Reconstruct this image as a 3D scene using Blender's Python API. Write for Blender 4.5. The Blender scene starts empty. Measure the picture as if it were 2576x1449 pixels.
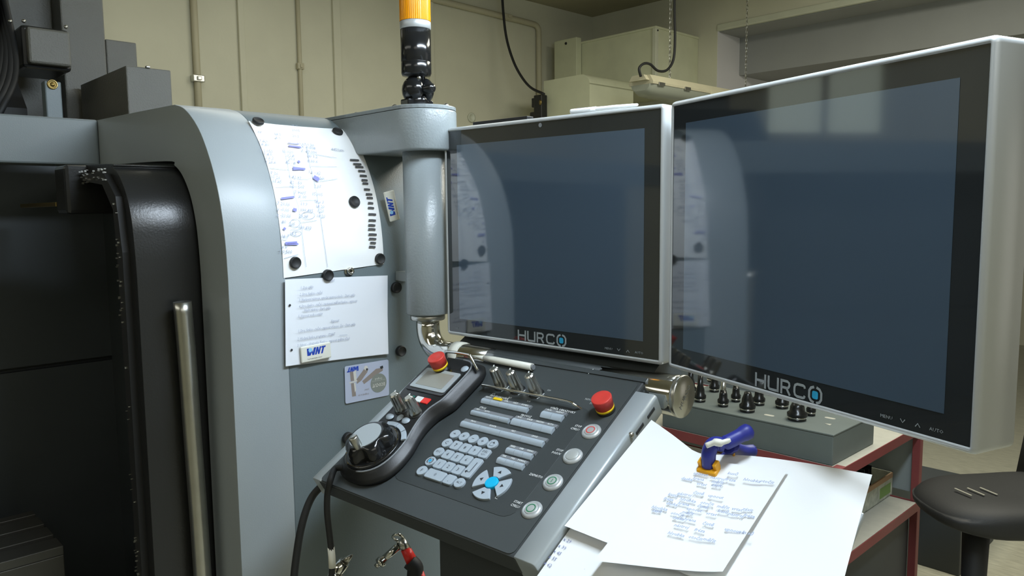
import bpy, bmesh, math, random
from mathutils import Matrix, Vector
random.seed(4)
C = bpy.context.scene.collection
sc = bpy.context.scene
PI = math.pi

# ------------------------------------------------------------------ camera, world, light, exposure
CAM = Vector((0, 0, 1.55))
CR = Matrix(((0.99994984, -0.01001581, 0.0),
             (-0.00101760, -0.10159379, 0.99482545),
             (-0.00996398, -0.99477555, -0.10159889)))      # camera (right, down, forward) -> world
FPX = 1930.0
cd = bpy.data.cameras.new('camera'); cam = bpy.data.objects.new('camera', cd); C.objects.link(cam)
cd.sensor_width = 36; cd.lens = 36 * FPX / 2576; cd.clip_start = 0.02
cam.matrix_world = Matrix.Translation(CAM) @ Matrix([[CR[r][0], -CR[r][1], -CR[r][2]] for r in range(3)]).to_4x4()
sc.camera = cam

w = bpy.data.worlds.new('world'); sc.world = w; w.use_nodes = True
w.node_tree.nodes['Background'].inputs[0].default_value = (1.0, .97, .86, 1)
w.node_tree.nodes['Background'].inputs[1].default_value = 0.6

vs = sc.view_settings
vs.view_transform = 'Standard'; vs.look = 'None'; vs.gamma = 1; vs.use_curve_mapping = False; vs.exposure = 0.0

# frames of the place: machine hall (x towards the operator, y along the machine front), console panel, two monitors
ang = math.radians(-46.3)
FM = Matrix(((math.cos(ang), -math.sin(ang), 0, -.549), (math.sin(ang), math.cos(ang), 0, 1.834), (0, 0, 1, 0), (0, 0, 0, 1)))
yw, tl = -.7325, .5236
U = Vector((math.cos(yw), math.sin(yw), 0)); B_ = Vector((-math.sin(yw), math.cos(yw), 0))
V = B_ * math.cos(tl) + Vector((0, 0, 1)) * math.sin(tl); N = U.cross(V)
def mat_axes(o, x, y, z):
    return Matrix(((x[0], y[0], z[0], o[0]), (x[1], y[1], z[1], o[1]), (x[2], y[2], z[2], o[2]), (0, 0, 0, 1)))
FC = mat_axes((-.08197, 1.08477, 1.20708), U, V, N)
LX = Vector((.74365, -.66858, 0)); RX = Vector((.43424, -.90080, 0)); Zv = Vector((0, 0, 1))
FL = mat_axes((.04694, 1.21073, 1.5107), LX, Zv, LX.cross(Zv))
FR = mat_axes((.31189, .85492, 1.5107), RX, Zv, RX.cross(Zv))

def area(name, loc, size, sizey, power, col, rot=(0, 0, 0), frame=FM):
    l = bpy.data.lights.new(name, 'AREA'); l.shape = 'RECTANGLE'; l.size = size; l.size_y = sizey; l.energy = power; l.color = col
    o = bpy.data.objects.new(name, l); C.objects.link(o)
    o.matrix_world = frame @ Matrix.Translation(loc) @ Matrix.Rotation(rot[2], 4, 'Z') @ Matrix.Rotation(rot[1], 4, 'Y') @ Matrix.Rotation(rot[0], 4, 'X')
    return o
area('hall_fill_light', (-.2, -3.2, 3.0), 3.0, 1.2, 26, (1.0, .985, .88))  # unseen ceiling fills that give the hall its warm ambient light
area('hall_fill_light', (-1.2, .9, 3.03), .8, 1.6, 11, (1.0, .985, .87))  # fill added close to the left wall to brighten it
area('hall_fill_light', (3.4, -1.6, 3.0), 1.5, 3.0, 28, (1.0, .97, .88))
area('hall_fill_light', (.9, 2.4, 3.0), 1.6, 1.0, 70, (1.0, .975, .84))

# ------------------------------------------------------------------ measuring helpers
def ray(px, py):
    return CR @ Vector(((px - 1288) / FPX, (py - 724.5) / FPX, 1.0))
def on_plane(px, py, F, axis, value):
    n = F.col[axis].to_3d(); p0 = F.translation + n * value; r = ray(px, py)
    return F.inverted() @ (CAM + r * ((p0 - CAM).dot(n) / r.dot(n)))
def pan(px, py, h=0.0):
    p = on_plane(px, py, FC, 2, h); return (p.x, p.y)
def mx(px, py, x): return on_plane(px, py, FM, 0, x)
def my(px, py, y): return on_plane(px, py, FM, 1, y)
def mz(px, py, z): return on_plane(px, py, FM, 2, z)

# ------------------------------------------------------------------ materials
def lin(c):
    return tuple(((v / 255) / 12.92 if v <= 10 else (((v / 255) + .055) / 1.055) ** 2.4) for v in c)
MATS = {}
def mat(name, rgb, rough=.5, metal=0.0, bump=0.0, bscale=400, var=0.0, vscale=6, emit=0, coat=0, trans=0, spec=.5, stretch=None, aniso=0):
    if name in MATS: return MATS[name]
    m = bpy.data.materials.new(name); m.use_nodes = True; nt = m.node_tree; b = nt.nodes['Principled BSDF']
    col = lin(rgb) + (1,)
    b.inputs['Base Color'].default_value = col; b.inputs['Roughness'].default_value = rough; b.inputs['Metallic'].default_value = metal
    b.inputs['Specular IOR Level'].default_value = spec
    if coat: b.inputs['Coat Weight'].default_value = coat; b.inputs['Coat Roughness'].default_value = .04
    if trans: b.inputs['Transmission Weight'].default_value = trans
    if emit: b.inputs['Emission Color'].default_value = col; b.inputs['Emission Strength'].default_value = emit
    tc = nt.nodes.new('ShaderNodeTexCoord')
    if bump:
        n = nt.nodes.new('ShaderNodeTexNoise'); n.inputs['Scale'].default_value = bscale; n.inputs['Detail'].default_value = 3
        bp = nt.nodes.new('ShaderNodeBump'); bp.inputs['Strength'].default_value = bump; bp.inputs['Distance'].default_value = .002
        nt.links.new(tc.outputs['Object'], n.inputs['Vector']); nt.links.new(n.outputs['Fac'], bp.inputs['Height']); nt.links.new(bp.outputs['Normal'], b.inputs['Normal'])
    if var:
        n = nt.nodes.new('ShaderNodeTexNoise'); n.inputs['Scale'].default_value = vscale; n.inputs['Detail'].default_value = 6
        mp = nt.nodes.new('ShaderNodeMapping')
        if stretch: mp.inputs['Scale'].default_value = stretch
        mr = nt.nodes.new('ShaderNodeMapRange'); mr.inputs['From Min'].default_value = .3; mr.inputs['From Max'].default_value = .7
        mr.inputs['To Min'].default_value = 1 - var; mr.inputs['To Max'].default_value = 1 + var
        mul = nt.nodes.new('ShaderNodeVectorMath'); mul.operation = 'MULTIPLY'; mul.inputs[0].default_value = col[:3]
        nt.links.new(tc.outputs['Object'], mp.inputs['Vector']); nt.links.new(mp.outputs['Vector'], n.inputs['Vector'])
        nt.links.new(n.outputs['Fac'], mr.inputs['Value']); nt.links.new(mr.outputs['Result'], mul.inputs[1]); nt.links.new(mul.outputs['Vector'], b.inputs['Base Color'])
    MATS[name] = m; return m
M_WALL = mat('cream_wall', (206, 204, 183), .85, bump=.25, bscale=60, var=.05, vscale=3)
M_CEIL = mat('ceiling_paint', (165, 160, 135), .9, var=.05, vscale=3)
M_FLOOR = mat('epoxy_floor', (176, 174, 156), .5, bump=.5, bscale=120, var=.18, vscale=14, stretch=(1, 6, 1))
M_GREYW = mat('grey_lintel', (150, 152, 150), .85, var=.04, vscale=3)
M_WHITEW = mat('white_jamb', (215, 213, 215), .8)
M_LIGHT = mat('light_grey_paint', (150, 158, 161), .36, bump=.08, bscale=500, var=.03, vscale=5)
M_DARK = mat('dark_grey_paint', (108, 120, 124), .42, bump=.12, bscale=450, var=.03, vscale=5)
M_BEAM = mat('beam_grey_paint', (112, 120, 122), .42, bump=.1, bscale=450, var=.03, vscale=5)
M_MID = mat('mid_grey_paint', (140, 148, 150), .32, bump=.25, bscale=260, var=.02, vscale=5)
M_COL = mat('grey_column_paint', (104, 104, 97), .45, bump=.7, bscale=220, var=.05, vscale=8)
M_BLACKP = mat('black_gloss_paint', (34, 35, 35), .3, bump=.12, bscale=300)
M_INT = mat('interior_steel', (62, 68, 72), .5, var=.1, vscale=4)
M_BLACK = mat('black_plastic', (25, 26, 27), .42, bump=.06, bscale=500)
M_BLACKG = mat('gloss_black_plastic', (26, 27, 28), .16)
M_RUBBER = mat('black_rubber', (30, 31, 32), .6)
M_CONS = mat('console_overlay', (66, 71, 72), .45, bump=.05, bscale=900, var=.03, vscale=12)
M_CONSB = mat('console_body', (59, 63, 64), .55, bump=.1, bscale=700)
M_FIELD = mat('console_field', (57, 62, 63), .5, bump=.05, bscale=900)
M_ALU = mat('silver_paint', (172, 180, 183), .38, metal=.2, bump=.04, bscale=900)
M_BUTTON = mat('button_face_grey', (186, 190, 188), .4, metal=.3)
M_ALU2 = mat('silver_frame', (190, 194, 195), .34, metal=.35)
M_CHROME = mat('chrome', (215, 214, 208), .12, metal=1)
M_STEEL = mat('satin_steel', (190, 190, 184), .3, metal=1, var=.06, vscale=30)
M_TABLE = mat('table_iron', (96, 96, 92), .45, metal=.6, var=.06, vscale=20)
M_NICKEL = mat('knob_nickel', (178, 176, 166), .28, metal=1)
M_KEY = mat('key_grey', (168, 180, 190), .45)
M_STRIP = mat('strip_grey', (124, 128, 132), .5)
M_WHITE = mat('white_print', (222, 226, 224), .5)
M_PRINT = mat('dark_print', (40, 44, 48), .6)
M_CYAN = mat('cyan_key', (0, 178, 226), .4)
M_CYANL = mat('cyan_print', (40, 160, 205), .4)
M_RED = mat('red_mushroom', (206, 62, 54), .4)
M_REDB = mat('red_button', (232, 48, 40), .4)
M_YEL = mat('yellow_collar', (240, 205, 20), .45)
M_GREEN = mat('green_button', (24, 110, 92), .4)
M_GREENR = mat('green_ring', (30, 120, 80), .4)
M_REDR = mat('red_ring', (215, 60, 55), .4)
M_PAPER = mat('paper', (238, 240, 240), .8, bump=.1, bscale=60)
M_PAPER2 = mat('lined_paper', (228, 232, 238), .8)
M_INK = mat('blue_ink', (118, 124, 170), .8)
M_INKF = mat('faint_ink', (160, 174, 204), .8)
M_PEN = mat('grey_ink', (150, 158, 180), .8)
M_SCRIB = mat('scribble_ink', (140, 142, 204), .8)
M_MARK = mat('marker_ink', (70, 72, 74), .8)
M_BLUE = mat('logo_blue', (28, 66, 170), .5)
M_LBLUE = mat('logo_light_blue', (150, 205, 240), .5)
M_IVORY = mat('ivory_plastic', (226, 226, 214), .4)
M_GLASS = mat('monitor_glass', (40, 44, 46), .05, spec=1.0, coat=.4)
M_SCREEN = mat('screen_off', (70, 86, 102), .07, spec=1.0, coat=.9)
M_LOGO = mat('logo_grey', (150, 158, 162), .5)
M_AMBER = mat('amber_lens', (244, 156, 8), .2, coat=.5)
M_CREAM = mat('cream_enamel', (205, 207, 178), .5, var=.05, vscale=8)
M_CREAMD = mat('cream_enamel_pale', (200, 202, 182), .5, var=.05, vscale=8)
M_PIPE = mat('painted_pipe', (182, 176, 150), .6)
M_PLAST = mat('lamp_body', (196, 190, 162), .55, var=.05, vscale=10)
M_DIFF = mat('lamp_diffuser', (148, 152, 138), .25)
M_REDF = mat('red_rack_paint', (122, 56, 56), .5, var=.06, vscale=20)
M_SHELF = mat('shelf_laminate', (168, 166, 154), .6, var=.05, vscale=30)
M_TRAY = mat('tray_grey', (92, 100, 97), .55, var=.05, vscale=12)
M_PART = mat('back_panel_grey', (126, 134, 134), .6)
M_TOOL = mat('tool_steel_black', (30, 31, 30), .25, metal=.3)
M_BROWN = mat('carton_brown', (170, 140, 110), .8)
M_CARTON = mat('carton_pale', (176, 180, 164), .8, var=.25, vscale=40)
M_CARTG = mat('carton_green', (120, 150, 84), .8)
M_SEAT = mat('seat_foam', (30, 30, 28), .65, bump=.2, bscale=200)
M_SLOT = mat('slot_reflection', (150, 146, 130), .6)  # pale tone paints the light reflected in the seat slits
M_CLAMPB = mat('clamp_blue', (40, 48, 140), .45)
M_CLAMPY = mat('clamp_yellow', (238, 170, 20), .45)
M_CARD = mat('card_lilac', (176, 184, 204), .5)
M_CARDG = mat('card_grey_disc', (128, 134, 128), .5)
M_CARDT = mat('card_tool_grey', (140, 130, 124), .5)
M_CARDL = mat('card_tool_light', (206, 204, 196), .5)
M_TUBELIT = mat('lit_tube', (226, 241, 255), .5, emit=66)
M_WINDOW = mat('window_pane', (196, 206, 190), .4, emit=1.3)
M_LCD = mat('pendant_lcd', (146, 146, 136), .3)
M_BRASS = mat('dull_brass', (150, 130, 80), .4, metal=1)

# ------------------------------------------------------------------ mesh builder
CAM_SCALE = 1.0          # scale about the camera for the section being built (machine tuned to monitor reflections)
FMM = Matrix(((FM[0][0], FM[0][1], 0, -0.3788), (FM[1][0], FM[1][1], 0, 1.2655), (0, 0, 1, 0.4805), (0, 0, 0, 1)))   # machine front frame, origin scaled about the camera
def cam_scale_matrix(M):
    l = FM.inverted() @ M; l.translation = l.translation * CAM_SCALE; return FMM @ l
class MB:
    def __init__(s): s.b = bmesh.new()
    def _add(s, verts, faces, smooth=False):
        vv = [s.b.verts.new(v) for v in verts]
        for f in faces:
            try:
                fc = s.b.faces.new([vv[i] for i in f]); fc.smooth = smooth
            except ValueError: pass
        return vv
    def box(s, x0, x1, y0, y1, z0, z1, bev=0, seg=2):
        t = bmesh.new()
        bmesh.ops.create_cube(t, size=1, matrix=Matrix.Translation(((x0 + x1) / 2, (y0 + y1) / 2, (z0 + z1) / 2)) @ Matrix.Diagonal((abs(x1 - x0), abs(y1 - y0), abs(z1 - z0), 1)))
        if bev: bmesh.ops.bevel(t, geom=t.edges[:], offset=bev, segments=seg, affect='EDGES', profile=.5)
        return s.merge(t, smooth=False)
    def merge(s, t, M=None, smooth=None):
        if M is not None: t.transform(M)
        me = bpy.data.meshes.new('t'); t.to_mesh(me); t.free(); n0 = len(s.b.faces)
        s.b.from_mesh(me); bpy.data.meshes.remove(me)
        if smooth is not None:
            s.b.faces.ensure_lookup_table()
            for f in s.b.faces[n0:]: f.smooth = smooth
        return s
    def prism(s, poly, z0, z1, axis=2, bev=0, smooth=False, seg=2):
        """poly of 2D points extruded along axis (0 -> poly in (y,z), 1 -> poly in (x,z), 2 -> (x,y))"""
        def P(p, z): return {2: (p[0], p[1], z), 1: (p[0], z, p[1]), 0: (z, p[0], p[1])}[axis]
        t = bmesh.new(); n = len(poly)
        a = [t.verts.new(P(p, z0)) for p in poly]; b = [t.verts.new(P(p, z1)) for p in poly]
        t.faces.new(a[::-1]); top = t.faces.new(b)
        for i in range(n):
            f = t.faces.new((a[i], a[(i + 1) % n], b[(i + 1) % n], b[i])); f.smooth = smooth
        bmesh.ops.recalc_face_normals(t, faces=t.faces[:])
        if bev:
            bmesh.ops.bevel(t, geom=[e for e in top.edges], offset=bev, segments=seg, affect='EDGES', profile=.5)
        return s.merge(t)
    def lathe(s, prof, M=None, n=24, smooth=True):
        """prof: list of (r, z) along z"""
        t = bmesh.new(); rings = []
        for r, z in prof:
            if r < 1e-6: rings.append([t.verts.new((0, 0, z))])
            else: rings.append([t.verts.new((r * math.cos(2 * PI * k / n), r * math.sin(2 * PI * k / n), z)) for k in range(n)])
        for a, b in zip(rings, rings[1:]):
            for k in range(n):
                k2 = (k + 1) % n
                if len(a) == 1 and len(b) == 1: break
                if len(a) == 1: f = t.faces.new((a[0], b[k2], b[k]))
                elif len(b) == 1: f = t.faces.new((a[k], a[k2], b[0]))
                else: f = t.faces.new((a[k], a[k2], b[k2], b[k]))
                f.smooth = smooth
        bmesh.ops.recalc_face_normals(t, faces=t.faces[:])
        return s.merge(t, M)
    def tube(s, pts, r, n=10, cap=True):
        pts = [Vector(p) for p in pts]; t = bmesh.new(); rings = []
        tan = [(pts[min(i + 1, len(pts) - 1)] - pts[max(i - 1, 0)]).normalized() for i in range(len(pts))]
        ref = Vector((0, 0, 1)) if abs(tan[0].z) < .9 else Vector((1, 0, 0))
        nx = tan[0].cross(ref).normalized()
        for i, p in enumerate(pts):
            nx = (nx - tan[i] * nx.dot(tan[i])).normalized(); ny = tan[i].cross(nx)
            rr = r[i] if isinstance(r, (list, tuple)) else r
            rings.append([t.verts.new(p + (nx * math.cos(2 * PI * k / n) + ny * math.sin(2 * PI * k / n)) * rr) for k in range(n)])
        for a, b in zip(rings, rings[1:]):
            for k in range(n):
                f = t.faces.new((a[k], a[(k + 1) % n], b[(k + 1) % n], b[k])); f.smooth = True
        if cap: t.faces.new(rings[0][::-1]); t.faces.new(rings[-1])
        bmesh.ops.recalc_face_normals(t, faces=t.faces[:])
        return s.merge(t)
    def ball(s, c, r, sc_=(1, 1, 1), u=16, v=10):
        t = bmesh.new(); bmesh.ops.create_uvsphere(t, u_segments=u, v_segments=v, radius=r)
        return s.merge(t, Matrix.Translation(c) @ Matrix.Diagonal((*sc_, 1)), smooth=True)
    def build(s, name, m, parent=None, M=None, raw=False):
        if CAM_SCALE != 1:
            bmesh.ops.scale(s.b, vec=(CAM_SCALE,) * 3, verts=s.b.verts[:])
            if M is not None and not raw:
                if parent is None: M = cam_scale_matrix(M)
                else: M = M.copy(); M.translation = M.translation * CAM_SCALE
        me = bpy.data.meshes.new(name); s.b.to_mesh(me); s.b.free()
        if isinstance(m, (list, tuple)):
            for q in m: me.materials.append(q)
        else: me.materials.append(m)
        o = bpy.data.objects.new(name, me); C.objects.link(o)
        if parent is not None: o.parent = parent
        if M is not None:
            if parent is None: o.matrix_world = M
            else: o.matrix_local = M
        return o

def tag(o, label, cat=None, group=None, kind=None):
    o['label'] = label
    if cat: o['category'] = cat
    if group: o['group'] = group
    if kind: o['kind'] = kind
    return o
def thing(name, label, cat, M, group=None):
    o = bpy.data.objects.new(name, None); C.objects.link(o); o.matrix_world = M if CAM_SCALE == 1 else cam_scale_matrix(M); o.empty_display_size = .05
    return tag(o, label, cat, group)
def struct(name, mb, m, parent=None):
    o = mb.build(name, m, parent, FM if parent is None else None); o['kind'] = 'structure'; return o
T = Matrix.Translation
def spline(pts, n=8):
    pts = [Vector(p) for p in pts]; out = []
    P = [pts[0] * 2 - pts[1]] + pts + [pts[-1] * 2 - pts[-2]]
    for i in range(1, len(P) - 2):
        for k in range(n):
            t = k / n; a, b, c, d = P[i - 1], P[i], P[i + 1], P[i + 2]
            out.append(.5 * ((2 * b) + (c - a) * t + (2 * a - 5 * b + 4 * c - d) * t * t + (3 * b - a - 3 * c + d) * t ** 3))
    out.append(pts[-1]); return out
def rrect(w, h, r, cx=0, cy=0, n=4):
    out = []
    for sx, sy, a0 in ((1, 1, 0), (-1, 1, 90), (-1, -1, 180), (1, -1, 270)):
        for k in range(n + 1):
            a = math.radians(a0 + 90 * k / n); out.append((cx + sx * (w / 2 - r) + r * math.cos(a), cy + sy * (h / 2 - r) + r * math.sin(a)))
    return out
def circle(r, cx=0, cy=0, n=20): return [(cx + r * math.cos(2 * PI * k / n), cy + r * math.sin(2 * PI * k / n)) for k in range(n)]

# flat print on surfaces
def text_bm(s, size, shear=0.0, align='LEFT', width=1.0, bold=0.0):
    cu = bpy.data.curves.new('t', 'FONT'); cu.body = s; cu.size = size; cu.shear = shear; cu.align_x = align; cu.resolution_u = 1
    cu.offset = bold
    o = bpy.data.objects.new('t', cu); me = bpy.data.meshes.new_from_object(o)
    t = bmesh.new(); t.from_mesh(me); bpy.data.meshes.remove(me); bpy.data.objects.remove(o); bpy.data.curves.remove(cu)
    if width != 1: t.transform(Matrix.Diagonal((width, 1, 1, 1)))
    return t
def put_text(mb, s, size, x, y, z, rot=0, shear=0.0, align='CENTER', width=1.0, bold=0.0):
    return mb.merge(text_bm(s, size, shear, align, width, bold), T((x, y, z)) @ Matrix.Rotation(rot, 4, 'Z'), smooth=False)
def stroke(mb, pts, wd, z):
    """flat ribbon along 2D points"""
    pts = [Vector((p[0], p[1])) for p in pts]; L, R = [], []
    for i, p in enumerate(pts):
        t = (pts[min(i + 1, len(pts) - 1)] - pts[max(i - 1, 0)]).normalized(); n = Vector((-t.y, t.x)) * wd / 2
        L.append((p.x + n.x, p.y + n.y, z)); R.append((p.x - n.x, p.y - n.y, z))
    k = len(pts); mb._add(R + L, [(i, i + 1, k + i + 1, k + i) for i in range(k - 1)])
def polyflat(mb, pts, z): mb._add([(p[0], p[1], z) for p in pts], [tuple(range(len(pts)))])
def ringflat(mb, cx, cy, r0, r1, z, n=28):
    a = [(cx + r0 * math.cos(2 * PI * k / n), cy + r0 * math.sin(2 * PI * k / n), z) for k in range(n)]
    b = [(cx + r1 * math.cos(2 * PI * k / n), cy + r1 * math.sin(2 * PI * k / n), z) for k in range(n)]
    mb._add(a + b, [(k, (k + 1) % n, n + (k + 1) % n, n + k)[::-1] for k in range(n)])

# ================================================================== THE ROOM (frame FM)
XW, YW, ZC = -2.45, 4.028, 3.09
m = MB(); m.box(-2.75, 5.5, -5.5, 9.0, -.1, 0); struct('floor', m, M_FLOOR)
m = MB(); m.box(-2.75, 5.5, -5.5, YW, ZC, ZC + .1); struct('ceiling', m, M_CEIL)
m = MB(); m.box(XW - .2, XW, -5.5, -2.62, 0, ZC); m.box(XW - .2, XW, -2.62, -1.86, 0, 1.98); m.box(XW - .2, XW, -2.62, -1.86, 2.72, ZC); m.box(XW - .2, XW, -1.86, YW + .3, 0, ZC)
wl = struct('wall_left', m, M_WALL)
m = MB(); m.box(5.5, 5.6, -5.5, YW, 0, ZC); struct('wall_near', m, M_WALL)
m = MB(); m.box(-2.75, 5.5, -5.6, -5.5, 0, ZC); struct('wall_back', m, M_WALL)
m = MB(); m.box(XW - .3, -1.3, YW, YW + .297, 0, ZC); m.box(-1.3, 5.5, YW, YW + .297, 2.79, ZC)
wr = struct('wall_right', m, M_WALL)
m = MB(); m.box(-1.3, 5.5, YW - .012, YW + .02, 2.785, 2.83, .006); struct('trim_1', m, M_CREAMD)
m = MB(); m.box(-1.306, -1.3 + .004, YW + .002, 9.0, 0, 2.79); struct('wall_jamb', m, M_WHITEW)
m = MB(); m.box(-1.296, 5.5, YW + .297, 9.0, 2.513, 2.80); m.box(-1.296, 5.5, YW + .022, YW + .297, 2.780, 2.7895); struct('wall_lintel', m, M_GREYW)
m = MB(); m.box(-1.3, 5.5, 9.0, 9.1, 0, 2.6); struct('wall_far', m, M_WALL)
# shallow pilaster strips on the left wall
for i, (y0, y1) in enumerate(((1.04, 1.075), (1.63, 1.68), (2.35, 2.39))):
    m = MB(); m.box(XW, XW + .02, y0, y1, 0, ZC, .004); struct('trim_%d' % (i + 2), m, M_WALL)
m = MB(); m.box(XW - .05, XW - .03, -2.62, -2.25, 1.98, 2.72); m.box(XW - .05, XW - .03, -2.23, -1.86, 1.98, 2.72)
wn = struct('window_1', m, M_WINDOW)
m = MB(); m.box(XW - .06, XW - .01, -2.262, -2.218, 1.98, 2.72, .004); m.box(XW - .06, XW - .01, -2.62, -1.86, 1.98, 2.01); m.build('window_frame', M_WHITEW, wn)

# conduits on the wall
def conduit(name, pts, r, label, clips=()):
    o = thing(name, label, 'conduit', FM)
    m = MB(); m.tube(pts, r, 10); m.build('pipe', M_PIPE, o)
    for c, ax in clips:
        m = MB(); m.box(c[0] - r * 1.1, c[0] + r * 1.35, c[1] - r * 1.7, c[1] + r * 1.7, c[2] - .018, c[2] + .018, .004)
        m.box(c[0] + r * 1.2, c[0] + r * 1.9, c[1] - r * .6, c[1] + r * .6, c[2] - .01, c[2] + .01, .003); m.build('clip', M_STEEL if ax else M_PIPE, o)
    return o
conduit('conduit', [(XW + .02, .8, 1.6), (XW + .02, .8, ZC)], .018, 'thin vertical cream conduit with metal clip on the wall behind the machine', [((XW + .02, .8, 2.254), 1)])
conduit('conduit', [(XW + .014, 1.402, 1.6), (XW + .014, 1.402, ZC)], .012, 'slim vertical conduit on the wall left of the signal lamp', [((XW + .014, 1.402, 2.39), 0)])
arc = [(XW + .022, 3.384 - .05 + .05 * math.sin(a), 2.924 - .05 + .05 * math.cos(a)) for a in [PI / 2 * k / 6 for k in range(7)]]
conduit('conduit', [(XW + .022, 2.0, 2.945)] + [(XW + .022, 3.2, 2.927)] + arc + [(XW + .022, 3.384, 1.6)], .021, 'cream conduit along the wall top that bends down by the corner', [((XW + .022, 3.05, 2.93), 0)])
m = MB(); m.lathe([(.0, 0), (.03, 0), (.034, .008), (.024, .012), (.022, .004), (0, .004)], T(mx(1185, 296, XW)) @ Matrix.Rotation(PI / 2, 4, 'Y'), 20)
o = m.build('wall_socket', M_CREAMD, None, FM); tag(o, 'small round cream wall socket seen just above the left monitor', 'socket')

# electrical cabinets in the corner
cab = thing('wall_cabinet', 'large cream box cabinet high on the wall in the room corner', 'cabinet', FM @ T((-2.0, 3.76, 2.35)))
def L_(mb, name, mm, par):   # build geometry written in FM coordinates under a thing placed in FM
    return mb.build(name, mm, par, par.matrix_world.inverted() @ (FM if CAM_SCALE == 1 else FMM), raw=True)
x0 = my(1450, 105, 3.5).x
m = MB(); m.box(x0, -1.455, 3.51, YW - .002, 2.36, 2.755); L_(m, 'body', M_CREAM, cab)
m = MB(); m.box(x0, -1.447, 3.502, YW - .002, 2.755, 2.770, .003); L_(m, 'lid', M_CREAM, cab)
m = MB(); m.box(-1.475, -1.445, 3.499, 3.53, 2.36, 2.756, .003); L_(m, 'corner_strip', M_CREAMD, cab)
m = MB(); m.ball((-1.444, 3.52, 2.74), .006); L_(m, 'screw', M_BLACK, cab)
a, b = my(1394, 105, 3.45), my(1450, 105, 3.45)
pb = thing('post_box', 'narrow cream sheet-metal upright box beside the corner cabinet', 'box', FM @ T((a.x, 3.5, 2.2)))
m = MB(); m.box(a.x, b.x, 3.45, 3.505, 1.9, a.z, .004); L_(m, 'body', M_CREAM, pb)
c_ = my(1424, 108, 3.45)
m = MB(); m.ball((c_.x, 3.449, c_.z - .004), .010); L_(m, 'screw', M_BLACK, pb)
tc_ = thing('tall_cabinet', 'tall pale cream machine cabinet with rounded top corner behind left monitor', 'cabinet', FM @ T((-1.8, 3.25, 0)))
poly = [(-2.01, 0), (-1.60, 0), (-1.60, 2.36)] + [(-1.67 + .07 * math.cos(PI / 2 * k / 6), 2.352 + .07 * math.sin(PI / 2 * k / 6)) for k in range(7)] + [(-2.01, 2.421)]
m = MB(); m.prism(poly, 3.0, 3.46, axis=1); L_(m, 'body', M_CREAM, tc_)
m = MB(); m.box(-1.6, -1.594, 3.12, 3.42, 2.13, 2.20, .002); L_(m, 'name_plate', M_CREAMD, tc_)
# plug and loose cable on that cabinet
s_ = thing('plug_box', 'black socket block with plug on the left side of the pale cabinet', 'socket', FM @ T((-2.03, 2.98, 2.3)))
p1, p2 = my(1342, 248, 2.97), my(1368, 290, 2.97)
m = MB(); m.box(p1.x + .03, p2.x + .005, 2.94, 3.0, p2.z - .05, p1.z + .015, .006); L_(m, 'block', M_BLACK, s_)
m = MB(); m.box(p1.x - .0, p1.x + .05, 2.95, 2.99, p2.z + .06, p1.z + .0, .004); m.box(p1.x - .02, p1.x + .04, 2.95, 2.99, p2.z - .06, p2.z + .03, .008); L_(m, 'flap', M_BLACK, s_)
m = MB(); q = my(1358, 258, 2.94); m.lathe([(0, 0), (.011, 0), (.011, .006), (0, .008)], T((q.x + .01, 2.938, q.z)) @ Matrix.Rotation(PI / 2, 4, 'X') @ Matrix.Diagonal((1, 1.6, 1, 1)), 14); L_(m, 'brass_insert', M_BRASS, s_)
pts = [my(x, y, 2.9) for x, y in ((1262, -40), (1266, 30), (1274, 95), (1290, 150), (1310, 190), (1335, 220), (1369, 237))]
m = MB(); m.tube(spline(pts, 6), .009, 8); o = m.build('power_cable', M_RUBBER, None, FM); tag(o, 'black cable hanging in a curve from ceiling to the socket block', 'cable')

# fluorescent lamp hanging on chains (not lit)
def lamp(label, M, lit=False, chain=True):
    o = thing('fluorescent_lamp', label, 'lamp', M)
    poly = [(-.082, 0), (.082, 0), (.085, .012), (.062, .05), (-.062, .05), (-.085, .012)]
    m = MB(); m.prism(poly, 0, 1.27, axis=1, bev=.0); m.prism([(-.06, .02), (.06, .02), (.04, .05), (-.04, .05)], -.03, 0, axis=1); m.build('housing', M_PLAST, o)
    cov = [(-.078, 0), (-.072, -.03), (-.045, -.06), (.045, -.06), (.072, -.03), (.078, 0)]
    t = bmesh.new(); ring = []
    for y, s in ((-.006, .55), (.03, .9), (.10, 1), (1.17, 1), (1.24, .9), (1.276, .55)):
        ring.append([t.verts.new((x * (.6 + .4 * s), y, z * s)) for x, z in cov])
    for a, b in zip(ring, ring[1:]):
        for k in range(5): t.faces.new((a[k], a[k + 1], b[k + 1], b[k])).smooth = True
    t.faces.new(ring[0]); t.faces.new(ring[-1][::-1]); bmesh.ops.recalc_face_normals(t, faces=t.faces[:])
    m = MB(); m.merge(t); m.build('diffuser', M_TUBELIT if lit else M_DIFF, o)
    for y in (.08, .34, .62, .9, 1.18):
        m = MB(); m.box(.078, .09, y - .03, y + .03, -.008, .012, .003); m.build('latch', M_STEEL if y < .5 else M_PLAST, o)
    if chain:
        for y in (.28, 1.15):
            m = MB(); m.box(-.02, .02, y - .03, y + .03, .05, .06, .003); m.build('hanger', M_RUBBER, o)
            m = MB()
            z = .06; k = 0
            while z < .83:
                ring_ = []
                for j in range(9):
                    a = 2 * PI * j / 8; dx = .006 * math.cos(a); dz = .016 * math.sin(a)
                    ring_.append((dx if k % 2 else 0, y + (0 if k % 2 else dx), z + .013 + dz))
                m.tube(ring_, .0022, 4, cap=False); z += .026; k += 1
            m.build('chain', M_STEEL, o)
    return o
LM = FM @ T((-.99, 2.73, 2.245))
lamp('unlit fluorescent batten lamp in cream housing hanging on chains', LM)
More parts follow.
